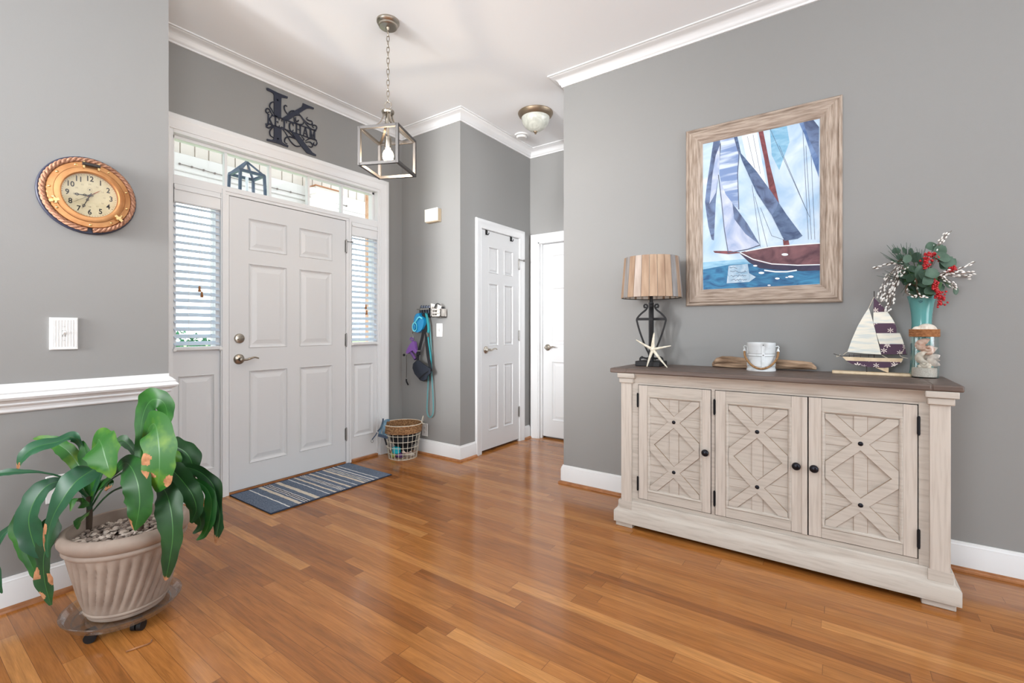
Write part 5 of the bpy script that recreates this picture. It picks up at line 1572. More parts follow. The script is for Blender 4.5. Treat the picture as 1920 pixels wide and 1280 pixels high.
# ------------------------------------------------------------------ monogram sign over the door
NAVYM = mat('navy_painted_metal', lin(50, 54, 68), 0.45, 0.3)
YK = YF - 0.012
KP = lambda x, y, o_=0.0: onY(480 + x / 8, 150 + y / 8, YK - o_)
kc = KP(540, 640)
sgn_ = thing('monogram_sign', (kc.x, YK, kc.z), 'dark metal letter K wall sign reading KETCHAM above the entry door', 'sign')
TH_ = Vector((0, 0.006, 0))
mb = MB()
mb.prism([KP(*q) for q in [(160, 116), (182, 116), (330, 190), (480, 250), (474, 276), (400, 262), (382, 268), (380, 420), (380, 578), (272, 540), (272, 225), (258, 196), (226, 178), (166, 150)]], TH_)
mb.prism([KP(*q) for q in [(272, 676), (384, 712), (386, 880), (398, 930), (430, 955), (488, 980), (484, 1008), (330, 950), (166, 908), (168, 880), (236, 896), (262, 888), (272, 862)]], TH_)
mb.prism([KP(*q) for q in [(384, 576), (540, 480), (690, 400), (704, 372), (706, 344), (790, 382), (872, 416), (866, 438), (806, 424), (760, 430), (600, 530), (470, 612)]], TH_)
mb.prism([KP(*q) for q in [(530, 776), (636, 812), (740, 950), (850, 1085), (904, 1118), (902, 1142), (770, 1098), (680, 990), (600, 880)]], TH_)
mb.build('initial', NAVYM, sgn_)
lt = MB()


def LT(i, a, b_):
    x = 165 + 105.5 * (i + 0.08 + 0.84 * a)
    top = 496 + (x - 165) * 0.358; bot = 648 + (x - 165) * 0.346
    return (x, bot + (top - bot) * b_)


def LS(i, p, q, w_=0.2, o_=0.0008):
    p, q = Vector(p), Vector(q); d = (q - p); d.normalize(); n_ = Vector((-d.y, d.x * 0.7)); n_ = n_ * w_ / 2
    lt.prism([KP(*LT(i, *(p - n_)), 0.001), KP(*LT(i, *(q - n_)), 0.001), KP(*LT(i, *(q + n_)), 0.001), KP(*LT(i, *(p + n_)), 0.001)], TH_)


LETS = {'K': [((.18, 0), (.18, 1), .22), ((.02, .04), (.36, .04), .09), ((.02, .96), (.36, .96), .09), ((.22, .42), (.84, .98), .16), ((.36, .55), (.86, .04), .2), ((.66, .96), (1, .96), .08), ((.70, .04), (1.02, .04), .08)],
        'E': [((.2, 0), (.2, 1), .22), ((.04, .05), (.86, .05), .1), ((.04, .95), (.84, .95), .1), ((.2, .52), (.62, .52), .1), ((.84, 0), (.84, .24), .1), ((.82, .76), (.82, 1), .1), ((.62, .4), (.62, .64), .08)],
        'T': [((.5, 0), (.5, 1), .22), ((.08, .95), (.92, .95), .1), ((.1, .72), (.1, 1), .09), ((.9, .72), (.9, 1), .09), ((.3, .04), (.7, .04), .08)],
        'C': [((.82, .72), (.68, .92), .12), ((.70, .93), (.42, .95), .12), ((.46, .95), (.22, .76), .17), ((.21, .80), (.17, .5), .2), ((.17, .52), (.24, .2), .2), ((.22, .24), (.46, .05), .16), ((.42, .05), (.70, .08), .12), ((.67, .07), (.84, .26), .12), ((.84, .66), (.84, .98), .08)],
        'H': [((.18, 0), (.18, 1), .2), ((.82, 0), (.82, 1), .2), ((.18, .5), (.82, .5), .1), ((.02, .04), (.34, .04), .08), ((.02, .96), (.34, .96), .08), ((.66, .04), (.98, .04), .08), ((.66, .96), (.98, .96), .08)],
        'A': [((.14, .02), (.50, 1), .13), ((.86, .02), (.48, 1), .2), ((.26, .32), (.74, .32), .09), ((.0, .04), (.3, .04), .08), ((.66, .04), (1.02, .04), .08)],
        'M': [((.14, 0), (.14, 1), .14), ((.86, 0), (.86, 1), .2), ((.14, .98), (.5, .1), .2), ((.84, .98), (.5, .1), .12), ((.0, .04), (.28, .04), .08), ((.68, .04), (1.04, .04), .08), ((0, .96), (.2, .96), .08), ((.8, .96), (1.04, .96), .08)]}
for i, chh in enumerate('KETCHAM'):
    for (p, q, w_) in LETS[chh]: LS(i, p, q, w_)
lt.build('family_name', NAVYM, sgn_)
rl = MB()
rl.prism([KP(*q) for q in [(262, 520), (905, 752), (905, 768), (262, 536)]], TH_).prism([KP(*q) for q in [(255, 668), (915, 898), (915, 912), (255, 684)]], TH_)
rl.build('name_rail', NAVYM, sgn_)
for cv in ([(272, 328), (235, 334), (208, 370), (210, 405), (235, 440), (262, 500)], [(275, 545), (232, 500), (200, 440), (165, 428), (147, 458), (165, 492), (200, 478)],
           [(468, 395), (440, 378), (424, 408), (438, 460), (480, 520)], [(482, 512), (520, 468), (572, 460)],
           [(470, 610), (540, 560), (600, 530), (665, 532), (720, 600), (790, 655), (842, 668), (838, 622), (796, 606), (760, 584), (772, 560)],
           [(640, 490), (700, 585), (780, 690), (855, 744), (905, 735), (908, 694), (868, 674), (850, 700), (868, 716)],
           [(572, 560), (580, 622), (640, 662), (700, 662), (716, 632)], [(598, 556), (596, 605), (622, 622), (640, 600)],
           [(150, 650), (160, 702), (200, 716), (242, 690), (270, 680)], [(274, 866), (222, 836), (206, 778), (232, 730), (268, 704)], [(268, 690), (215, 660), (180, 665), (170, 690)],
           [(384, 715), (450, 800), (520, 920), (600, 990), (684, 986)], [(470, 958), (432, 930), (440, 872), (490, 850), (560, 866), (620, 895)], [(380, 700), (470, 760), (570, 858)],
           [(684, 846), (722, 886), (704, 902)], [(742, 912), (800, 880), (870, 880), (905, 905)], [(745, 935), (812, 930), (850, 975), (832, 1006), (780, 985)], [(905, 905), (916, 950), (890, 982), (862, 960), (872, 936)],
           [(720, 600), (760, 660), (806, 722)]):
    P = catmull([Vector((*q, 0)) for q in cv], 6)
    rad = [0.0048 if 0.2 < i / len(P) < 0.85 else 0.0036 for i in range(len(P))]
    MB().tube([KP(q.x, q.y, -0.002) for q in P], rad, 6).build('scroll', NAVYM, sgn_, smooth=60)
MB().cyl((KP(325, 300).x, YF, KP(325, 300).z), KP(325, 300), 0.006, 8).build('standoff', NAVYM, sgn_)
MB().cyl((KP(330, 880).x, YF, KP(330, 880).z), KP(330, 880), 0.006, 8).build('standoff', NAVYM, sgn_)

# ------------------------------------------------------------------ pendant lantern
PX, PY = 1.860, 2.240
pd = thing('pendant_light', (PX, PY, H), 'brushed nickel open cube pendant with a glowing bulb on a chain', 'pendant light')
MB().lathe([(0, H), (0.068, H), (0.068, H - 0.010), (0.062, H - 0.020), (0.056, H - 0.024), (0.055, H - 0.034), (0.050, H - 0.038), (0.014, H - 0.042), (0.013, H - 0.060), (0, H - 0.062)], (PX, PY, 0), 'z', 40).build('canopy', NICKEL, pd, smooth=30)
zc0, zc1 = H - 0.056, 2.513
nL = 13
for i in range(nL):
    zc_ = zc0 + (zc1 - zc0) * (i + 0.5) / nL; hl = (zc0 - zc1) / nL * 0.66
    pts = []
    for j in range(14):
        a = 2 * PI * j / 14
        x = 0.0085 * math.cos(a); z = hl * math.sin(a)
        th = 0.6 + (PI / 2 if i % 2 else 0)
        pts.append((PX + x * math.cos(th), PY + x * math.sin(th), zc_ + z))
    MB().tube(pts, 0.0022, 6, closed=True).build('chain_link', NICKEL, pd, smooth=60)
MB().tube([(PX + 0.020 * math.cos(a) * R3.x, PY + 0.020 * math.cos(a) * R3.y, 2.492 + 0.022 * math.sin(a)) for a in [2 * PI * j / 24 for j in range(24)]], 0.003, 8, closed=True).build('loop_ring', NICKEL, pd, smooth=60)
MB().lathe([(0, 2.472), (0.008, 2.472), (0.010, 2.462), (0.036, 2.458), (0.038, 2.450), (0.034, 2.440), (0, 2.440)], (PX, PY, 0), 'z', 32).build('crown_cap', NICKEL, pd, smooth=35)
CA = math.radians(-65.5 + 90)
cu, cv_ = Vector((math.cos(CA), math.sin(CA), 0)), Vector((-math.sin(CA), math.cos(CA), 0))
HWU, HWV = 0.126, 0.118
zk0, zk1 = 2.100, 2.312
corn = [Vector((PX, PY, 0)) + cu * su * HWU + cv_ * sv * HWV for su, sv in ((-1, -1), (1, -1), (1, 1), (-1, 1))]
PEW = mat('pewter_cage', lin(98, 95, 93), 0.45, 0.7)
for k in range(4):
    a, b_ = corn[k], corn[(k + 1) % 4]
    for z in (zk0, zk1):
        MB().bar(a + Vector((0, 0, z)), b_ + Vector((0, 0, z)), 0.017).build('cage_rail', PEW, pd, bevel=0.001)
    MB().bar(a + Vector((0, 0, zk0 - 0.0085)), a + Vector((0, 0, zk1 + 0.0085)), 0.017, up=tuple(cu)).build('cage_post', PEW, pd, bevel=0.001)
    d = (a - Vector((PX, PY, 0)))
    pts = catmull([Vector((PX, PY, 2.448)) + d.normalized() * 0.026, Vector((PX, PY, 2.415)) + d.normalized() * 0.030, Vector((PX, PY, 2.365)) + d.normalized() * 0.060, Vector((PX, PY, 2.325)) + d * 0.72, Vector((PX, PY, 2.316)) + d * 0.98], 5)
    m2 = MB()
    for i in range(len(pts) - 1): m2.bar(pts[i], pts[i + 1] + (pts[i + 1] - pts[i]) * 0.1, 0.014, 0.006, up=(0, 0, 1))
    m2.build('curved_arm', NICKEL, pd)
MB().cyl((PX, PY, 2.442), (PX, PY, 2.30), 0.006, 12).lathe([(0, 2.305), (0.008, 2.305), (0.020, 2.296), (0.021, 2.235), (0.019, 2.230), (0, 2.230)], (PX, PY, 0), 'z', 24).build('socket', NICKEL, pd, smooth=40)
BULB = mat('lit_bulb', (1, 0.86, 0.66, 1), 0.3, emit=(1.0, 0.74, 0.46, 1), estr=26)
MB().lathe([(0.013, 2.233), (0.015, 2.224), (0.025, 2.212), (0.0315, 2.196), (0.0325, 2.182), (0.029, 2.166), (0.019, 2.154), (0, 2.150)], (PX, PY, 0), 'z', 24).build('bulb', BULB, pd, smooth=60)
pl3 = bpy.data.lights.new('pendant_bulb_glow', 'POINT'); pl3.energy = 11; pl3.color = (1, 0.80, 0.58); pl3.shadow_soft_size = 0.031
po = bpy.data.objects.new('pendant_bulb_glow', pl3); po.location = (PX, PY, 2.110 + 0.01); COL.objects.link(po)

# ------------------------------------------------------------------ flush ceiling light and smoke alarm
FLN = mat('antique_nickel', lin(150, 134, 114), 0.4, 0.85)
ALAB = mat('alabaster_glass', lin(206, 208, 198), 0.3, col2=lin(184, 186, 176), nscale=(14, 14, 14), coat=0.3, dist=2)
fx, fy = 3.388, 2.155
fl = thing('flush_ceiling_light', (fx, fy, H), 'antique nickel flush ceiling light with an alabaster glass bowl', 'ceiling light')
MB().lathe([(0, H), (0.150, H), (0.151, H - 0.006), (0.144, H - 0.022), (0.128, H - 0.038), (0.120, H - 0.044), (0, H - 0.044)], (fx, fy, 0), 'z', 48).build('pan', FLN, fl, smooth=30)
MB().lathe([(0.121, H - 0.042), (0.120, H - 0.060), (0.110, H - 0.090), (0.088, H - 0.122), (0.055, H - 0.146), (0.02, H - 0.158), (0, H - 0.160)], (fx, fy, 0), 'z', 48, cap=False).build('glass_bowl', ALAB, fl, smooth=60)
MB().lathe([(0.010, H - 0.150), (0.018, H - 0.160), (0.016, H - 0.166), (0.008, H - 0.170), (0.010, H - 0.178), (0, H - 0.184)], (fx, fy, 0), 'z', 20).build('finial', FLN, fl, smooth=40)
sx_, sy_ = 3.690, 2.505
sk = thing('smoke_alarm', (sx_, sy_, H), 'small round white smoke alarm on the ceiling near the closet corner', 'smoke alarm')
MB().lathe([(0, H), (0.066, H), (0.066, H - 0.010), (0.062, H - 0.013), (0, H - 0.013)], (sx_, sy_, 0), 'z', 36).build('base', PLAST, sk, smooth=30)
MB().lathe([(0, H - 0.012), (0.046, H - 0.012), (0.046, H - 0.017)], (sx_, sy_, 0), 'z', 36, cap=False).build('vent_slot', DARK, sk)
MB().lathe([(0, H - 0.016), (0.052, H - 0.016), (0.052, H - 0.024), (0.044, H - 0.034), (0, H - 0.036)], (sx_, sy_, 0), 'z', 36).build('cover', PLAST, sk, smooth=30)

# ------------------------------------------------------------------ striped door mat
MW = [mat('mat_weave_blue', lin(78, 92, 112), 0.95, col2=lin(116, 128, 146), nscale=(170, 170, 170), detail=2, ramp=(0.36, 0.64), bump=0.5),
      mat('mat_weave_dark', lin(44, 54, 74), 0.95, bump=0.5, nscale=(170, 170, 170)),
      mat('mat_weave_white', lin(216, 216, 212), 0.95, col2=lin(232, 232, 228), nscale=(170, 170, 170), bump=0.5),
      mat('mat_weave_cream', lin(204, 192, 174), 0.95, col2=lin(224, 214, 198), nscale=(170, 170, 170), bump=0.5)]
stops = [(0, 0), (.128, 2), (.138, 0), (.195, 3), (.222, 0), (.240, 2), (.247, 1), (.258, 2), (.265, 1), (.276, 2), (.283, 0), (.325, 3), (.358, 0),
         (.430, 2), (.439, 0), (.476, 3), (.494, 0), (.530, 2), (.537, 1), (.546, 2), (.553, 1), (.562, 2), (.569, 0), (.606, 3), (.626, 0), (.668, 2), (.677, 0), (.728, 3), (.752, 0),
         (.766, 2), (.773, 1), (.780, 2), (.786, 1), (.795, 2), (.803, 0), (.825, 2), (.838, 0), (.872, 2), (.882, 0), (1.0, 0)]
rx0, rx1, ry0, ry1 = 1.468, 2.403, 2.856, 3.392
rg = thing('door_mat', ((rx0 + rx1) / 2, (ry0 + ry1) / 2, 0), 'blue door mat with white and cream stripes before the entry door', 'rug')
mb = MB(); ny = 22
xs_ = []
for k in range(len(stops) - 1):
    nsub = max(1, int((stops[k + 1][0] - stops[k][0]) / 0.02))
    for q in range(nsub): xs_.append((stops[k][0] + (stops[k + 1][0] - stops[k][0]) * q / nsub, stops[k][1]))
xs_.append((1.0, 0))
rv = random.Random(3); vs = []
wob = [[rv.uniform(-1, 1) for _ in range(ny + 1)] for _ in range(8)]
for i, (p, c) in enumerate(xs_):
    for j in range(ny + 1):
        t = j / ny
        w_ = 0.0022 * (wob[int(p * 7)][j] * (1 - (p * 7) % 1) + wob[int(p * 7) + 1 if p < 1 else 7][j] * ((p * 7) % 1)) if 0 < p < 1 else 0
        vs.append((rx0 + (rx1 - rx0) * p + w_, ry0 + (ry1 - ry0) * t, 0.0072 + rv.uniform(0, 0.0012)))
for i in range(len(xs_) - 1):
    mb.add([vs[i * (ny + 1) + j] for j in range(ny + 1)] + [vs[(i + 1) * (ny + 1) + j] for j in range(ny + 1)], [(j, ny + 1 + j, ny + 2 + j, j + 1) for j in range(ny)], xs_[i][1])
mb.build('woven_field', MW, rg)
MB().tube([(rx0, ry0, .005), (rx1, ry0, .005), (rx1, ry1, .005), (rx0, ry1, .005)], 0.005, 6, closed=True).box(rx0, rx1, ry0, ry1, 0.0005, 0.006).build('bound_edge', mat('mat_edge', lin(48, 56, 74), 0.95), rg)

# ------------------------------------------------------------------ wire basket and dog things
WIRE = mat('cream_wire', lin(216, 208, 192), 0.5, 0.1)
SEAG = mat('seagrass', lin(186, 144, 102), 0.95, col2=lin(112, 76, 46), nscale=(70, 70, 190), detail=6, ramp=(0.38, 0.62), bump=0.9)
bx, by = 2.812, 3.188
bkt = thing('wire_basket', (bx, by, 0), 'round cream wire basket with a woven seagrass rim by the entry door', 'basket')
rB = lambda z: 0.122 + (0.168 - 0.122) * z / 0.30
mb = MB()
nw = 22
for i in range(nw):
    a = 2 * PI * i / nw
    mb.tube([(bx + rB(z) * math.cos(a), by + rB(z) * math.sin(a), z + 0.003) for z in (0.0, 0.1, 0.2, 0.297)], 0.0022, 6)
for z in (0.003, 0.052, 0.105, 0.158, 0.210):
    mb.tube([(bx + rB(z) * math.cos(a), by + rB(z) * math.sin(a), z) for a in [2 * PI * j / 48 for j in range(48)]], 0.0024, 6, closed=True)
for i in range(-4, 5):
    y = i * 0.028; x = math.sqrt(max(0, 0.122 ** 2 - y * y)); mb.cyl((bx - x, by + y, 0.003), (bx + x, by + y, 0.003), 0.002, 6)
mb.build('wire_frame', WIRE, bkt, smooth=60)
MB().tube([(bx + rB(.3) * math.cos(a), by + rB(.3) * math.sin(a), 0.302) for a in [2 * PI * j / 56 for j in range(56)]], 0.004, 8, closed=True).build('rim', WIRE, bkt, smooth=60)
mb = MB()
for k in range(5):
    z = 0.236 + k * 0.0145
    mb.tube([(bx + rB(z) * math.cos(a), by + rB(z) * math.sin(a), z + random.uniform(-.001, .001)) for a in [2 * PI * j / 56 for j in range(56)]], 0.0088, 8, closed=True)
mb.build('woven_band', SEAG, bkt, smooth=60, label='brown woven seagrass band')
hd_ = R3 * 0.166
hp_ = Vector((bx, by, 0)) + hd_
MB().tube(catmull([hp_ + Vector((0.03, -0.02, 0.30)) - F3 * 0.05, hp_ + R3 * 0.008 + Vector((0, 0, 0.315)) - F3 * 0.03, hp_ + R3 * 0.016 + Vector((0, 0, 0.365)), hp_ + R3 * 0.008 + Vector((0, 0, 0.315)) + F3 * 0.03, hp_ - R3 * 0.01 + F3 * 0.06 + Vector((0, 0, 0.30))], 5), 0.003, 8).build('handle', WIRE, bkt, smooth=60)
BP = lambda a, f_, z: Vector((bx, by, 0)) + R3 * a - F3 * f_ + Vector((0, 0, z))


def lump(name, c, r3, m_, label, cat, seed, grp=None, amp=0.15, rotz=0.0):
    rr = random.Random(seed); mb = MB(); mb.ball((0, 0, 0), 1.0, n=20, k=12)
    ph = [rr.uniform(0, 6) for _ in range(6)]
    out = []
    for v in mb.V:
        w_ = 1 + amp * (math.sin(3 * v.x + ph[0]) * math.sin(3.5 * v.y + ph[1]) + 0.6 * math.sin(5 * v.z + ph[2] + 2 * v.x) + 0.5 * math.sin(7 * v.y + ph[3]))
        q = Vector((v.x * r3[0] * w_, v.y * r3[1] * w_, v.z * r3[2] * w_))
        q.rotate(Matrix.Rotation(rotz, 3, 'Z'))
        out.append(Vector(c) + q)
    mb.V = out
    return root_mesh(mb, name, m_, label, cat, c, grp, smooth=70)


BLK = mat('black_nylon', lin(22, 22, 25), 0.75, bump=0.2, nscale=(200, 200, 200))
AQUA = mat('aqua_rubber', lin(22, 178, 196), 0.45)
LIME = mat('lime_fabric', lin(166, 178, 96), 0.85)
PURP = mat('purple_fabric', lin(92, 56, 108), 0.8)
PINKW = mat('pale_rope', lin(220, 200, 188), 0.9, bump=0.4, nscale=(120, 120, 120))
YAW = AL - PI / 2
lump('dog_coat', BP(0.008, -0.002, 0.158), (0.116, 0.112, 0.074), BLK, 'bundled black nylon dog coat filling the upper part of the wire basket', 'dog coat', 3, amp=0.12, rotz=YAW)
tb_ = MB().lathe([(0, -0.028), (0.030, -0.028), (0.036, -0.022), (0.036, 0.022), (0.030, 0.028), (0, 0.028)], BP(-0.042, 0.058, 0.076), 'z', 24)
root_mesh(tb_, 'rubber_cup', AQUA, 'bright aqua rubber cup low in the front of the wire basket', 'dog toy', BP(-0.042, 0.058, 0.048), smooth=40)
lump('rope_toy', BP(0.045, 0.052, 0.062), (0.042, 0.022, 0.018), PINKW, 'pale pink rope toy low at the right of the wire basket', 'dog toy', 5, rotz=YAW + 0.3)
lump('tennis_ball', BP(-0.072, 0.048, 0.032), (0.025, 0.025, 0.027), LIME, 'lime green ball at the bottom left of the wire basket', 'ball', 6, amp=0.03)
lump('plush_toy', BP(-0.012, 0.066, 0.030), (0.032, 0.024, 0.022), PURP, 'purple plush toy at the bottom front of the wire basket', 'dog toy', 7, rotz=YAW)
lump('dog_bone', BP(0.055, 0.020, 0.030), (0.05, 0.03, 0.024), mat('cream_rubber', lin(196, 186, 172), 0.6), 'cream chew bone at the bottom right of the wire basket', 'dog toy', 8, rotz=YAW)
lump('dog_collar', BP(0.062, 0.058, 0.088), (0.045, 0.03, 0.028), BLK, 'coiled black collar at the lower right inside the wire basket', 'collar', 9, rotz=YAW)
lump('water_bottle', BP(-0.05, -0.02, 0.05), (0.04, 0.04, 0.04), mat('dark_green_rubber', lin(34, 48, 40), 0.6), 'dark green rubber toy at the back of the wire basket bottom', 'dog toy', 10, amp=0.05)
# slate-blue harness hooked over the left rim
HAR = mat('slate_blue_webbing', lin(110, 142, 162), 0.8, bump=0.2, nscale=(300, 300, 300))
HARD = mat('slate_dark_webbing', lin(70, 84, 104), 0.8)
HW = lambda x, y, d=0.0: atD(680 + x / 10.664, 760 + y / 10.667, 4.04 + d)
hn = thing('dog_harness', HW(440, 420), 'slate blue dog harness draped over the left side of the wire basket', 'dog harness')


def strap(pts, w_, nm_, m_, par, side=None, th=0.003):
    P = catmull(pts, 5); mb = MB()
    for i in range(len(P) - 1):
        mb.bar(P[i], P[i + 1] + (P[i + 1] - P[i]) * 0.08, w_, th, up=tuple(-F3 if side is None else side))
    return mb.build(nm_, m_, par)


strap([HW(470, 300), HW(430, 330), HW(390, 420), HW(350, 520), HW(350, 570), HW(400, 590)], 0.020, 'strap', HAR, hn)
strap([HW(540, 300, .05), HW(470, 300, .02), HW(440, 400, -.02), HW(420, 500, -.02), HW(420, 570), HW(480, 600)], 0.022, 'strap', HAR, hn)
strap([HW(410, 260), HW(400, 340), HW(360, 450), HW(300, 520)], 0.014, 'strap', HARD, hn)
strap([HW(310, 590), HW(400, 612), HW(500, 640)], 0.026, 'strap', HARD, hn)
strap([HW(440, 650), HW(460, 720), HW(480, 790)], 0.014, 'strap', mat('black_webbing', lin(34, 34, 38), 0.8), hn)
strap([HW(290, 540), HW(260, 590), HW(220, 640), HW(190, 680)], 0.009, 'strap', HARD, hn)
c = HW(190, 712)
MB().tube([c + R3 * 0.011 * math.cos(a) + U3 * 0.012 * math.sin(a) for a in [2 * PI * j / 16 for j in range(16)]], 0.0022, 6, closed=True).build('metal_ring', STEEL, hn, smooth=60)

# ------------------------------------------------------------------ wall rack with leashes
RX = XN
RK = lambda x, y, dx: onX(770 + x / 14.225, 555 + y / 14.222, RX - dx)
rack = thing('key_rack', RK(560, 420, 0), 'wall key rack with leaf hooks and a white slatted mail holder on the nook wall', 'key rack')
GUN = mat('gunmetal', lin(92, 98, 112), 0.4, 0.7)
WSH = mat('weathered_white_wood', lin(214, 210, 204), 0.7, col2=lin(176, 170, 164), nscale=(60, 60, 20))
DKWd = mat('dark_slate_wood', lin(52, 52, 60), 0.6)
p0, p1 = RK(255, 320, 0.0), RK(900, 560, 0.0)
MB().box(RX - 0.012, RX, p1.y, p0.y, p1.z, p0.z).build('back_board', DKWd, rack, bevel=0.002)
q0, q1 = RK(170, 350, 0.04), RK(500, 345, 0.03)
MB().cyl(q0, RK(255, 352, 0.04), 0.005, 10).bar(RK(250, 350, 0.04), RK(500, 338, 0.04), 0.012, 0.014).bar(RK(300, 352, 0.045), RK(300, 352, 0.01), 0.010).bar(RK(480, 342, 0.045), RK(480, 342, 0.01), 0.010).build('rod', NICKELD, rack)
for x in (285, 350, 415, 480):
    t_ = RK(x, 240, 0.03); b_ = RK(x, 340, 0.03); mb = MB()
    mb.tube([b_, b_.lerp(t_, 0.4), b_.lerp(t_, 0.75), t_], [0.006, 0.017, 0.014, 0.003], 8, flat=0.3)
    mb.tube(catmull([b_, RK(x, 420, 0.03), RK(x, 470, 0.045), RK(x, 440, 0.06)], 4), 0.004, 8)
    mb.build('leaf_hook', GUN, rack, smooth=60)
q0, q1 = RK(545, 340, 0.085), RK(800, 560, 0.085)
yA, yB = q1.y, q0.y
mb = MB()
hx = RX - 0.085
mb.box(hx, RX - 0.012, yA, yA + 0.008, q1.z, q0.z).box(hx, RX - 0.012, yB - 0.008, yB, q1.z, q0.z + 0.02).box(hx, RX - 0.012, yA, yB, q1.z, q1.z + 0.008)
for f0, f1 in ((0, 0.24), (0.43, 0.60), (0.85, 1.0)):
    mb.box(hx, hx + 0.007, yA, yB, q1.z + (q0.z - q1.z) * f0, q1.z + (q0.z - q1.z) * f1)
mb.box(hx, hx + 0.007, yA, yA + 0.012, q1.z, q0.z).box(hx, hx + 0.007, yB - 0.012, yB, q1.z, q0.z)
mb.build('mail_holder', WSH, rack, bevel=0.001)
ENV = mat('white_paper', lin(226, 222, 214), 0.8)
for k, (x, y, dx, w_, lb) in enumerate(((590, 190, 0.05, 0.05, 'white envelope standing at the left of the mail holder'), (740, 230, 0.06, 0.045, 'folded white letter tilted at the right of the mail holder'))):
    t_ = RK(x, y, dx)
    mb = MB().prism([(t_.x, t_.y - w_ / 2, q1.z + 0.012), (t_.x, t_.y + w_ / 2, q1.z + 0.012), (t_.x, t_.y + w_ / 2 - 0.012 * k, t_.z), (t_.x, t_.y - w_ / 2 - 0.012 * k, t_.z - 0.01)], (0.003, 0, 0))
    root_mesh(mb, 'envelope', ENV, lb, 'envelope', (t_.x, t_.y, q1.z), 'letters in the mail holder')
mb = MB().tube(catmull([RK(690, 340, 0.07), RK(640, 300, 0.07), RK(700, 200, 0.07), RK(780, 230, 0.06), RK(800, 330, 0.05), RK(820, 420, 0.04)], 5), 0.004, 8)
root_mesh(mb, 'charging_cable', mat('black_rubber', lin(26, 26, 28), 0.6), 'black cable looped over the mail holder', 'cable', RK(800, 330, 0.05), smooth=60)

# retractable leash
BLU = mat('blue_plastic', lin(22, 136, 190), 0.35)
BLUL = mat('light_blue_trim', lin(112, 214, 232), 0.4)
TEALP = mat('teal_plastic', lin(14, 120, 140), 0.4)
rl = thing('retractable_leash', RK(250, 480, 0.06), 'blue retractable dog leash hanging leftmost on the key rack', 'dog leash')
prof = [(110, 560), (75, 660), (90, 690), (50, 730), (35, 820), (50, 900), (100, 950), (180, 970), (260, 930), (310, 860), (340, 760), (350, 650), (330, 580), (280, 540), (240, 520), (210, 450), (160, 480)]
MB().prism([RK(x, y, 0.080) for x, y in prof], (0.045, 0, 0)).build('case', BLU, rl, bevel=0.008, seg=3)
c0 = RK(105, 820, 0.085)
mb = MB().lathe([(0.0, 0.0), (0.024, 0.0), (0.030, 0.004), (0.034, 0.004), (0.035, 0.0)], (0, 0, 0), 'x', 28)
mb.V = [Vector((c0.x - v.x, c0.y + v.y * 0.9, c0.z + v.z * 1.25)) for v in mb.V]
mb.build('side_dial', BLUL, rl, smooth=40)
mb = MB().lathe([(0.0, 0.0), (0.020, 0.0), (0.020, 0.006), (0, 0.007)], (0, 0, 0), 'x', 24)
mb.V = [Vector((c0.x - v.x, c0.y + v.y * 0.9, c0.z + v.z * 1.25)) for v in mb.V]
mb.build('dial_centre', BLU, rl, smooth=40)
MB().tube(catmull([RK(120, 700, 0.084), RK(170, 620, 0.088), RK(230, 560, 0.088), RK(310, 600, 0.084)], 5), 0.007, 8).build('grip_band', BLUL, rl, smooth=60)
MB().tube(catmull([RK(150, 690, 0.07), RK(120, 600, 0.06), RK(160, 500, 0.05), RK(240, 480, 0.045), RK(300, 470, 0.045)], 5), 0.010, 8).build('handle', BLU, rl, smooth=60)
MB().tube(catmull([RK(60, 950, 0.06), RK(40, 1000, 0.06), RK(60, 1060, 0.06), RK(70, 1110, 0.06)], 4), 0.004, 8).build('clip', STEEL, rl, smooth=60)

# purple bag dispenser with cord   (crop coordinates of the tall view)
RV = lambda x, y, dx: onX(740 + x / 5.118, 550 + y / 5.12, RX - dx)
PUR = mat('purple_plastic', lin(128, 84, 164), 0.45)
pb = thing('bag_dispenser', RV(160, 520, 0.06), 'purple bag dispenser clipped below the blue retractable leash', 'bag dispenser')
MB().prism([RV(x, y, 0.075) for x, y in [(150, 480), (175, 455), (190, 470), (195, 520), (215, 560), (200, 580), (170, 545), (120, 580), (105, 565), (125, 520)]], (0.030, 0, 0)).build('body', PUR, pb, bevel=0.004)
MB().tube([RV(140, 540, 0.055), RV(175, 590, 0.055), RV(200, 630, 0.055)], 0.014, 12).build('bag_roll', mat('purple_roll', lin(104, 72, 132), 0.6), pb, smooth=50)
MB().tube(catmull([RV(170, 455, 0.06), RV(148, 440, 0.06), RV(160, 425, 0.06), RV(180, 435, 0.06), RV(172, 455, 0.06)], 4), 0.005, 8).build('loop', PUR, pb, smooth=60)
MB().tube(catmull([RV(112, 590, 0.06), RV(114, 700, 0.05), RV(113, 810, 0.05)], 5), 0.0035, 8).build('cord', mat('gray_cord', lin(92, 88, 84), 0.8), pb, smooth=60)
MB().tube(catmull([RV(112, 820, 0.05), RV(114, 845, 0.05), RV(130, 878, 0.05)], 4), 0.007, 8).build('cord_end', BLACKM, pb, smooth=60)
MB().ball(RV(90, 590, 0.06), 0.012, n=12, k=8).build('cord_lock', BLACKM, pb, smooth=60)

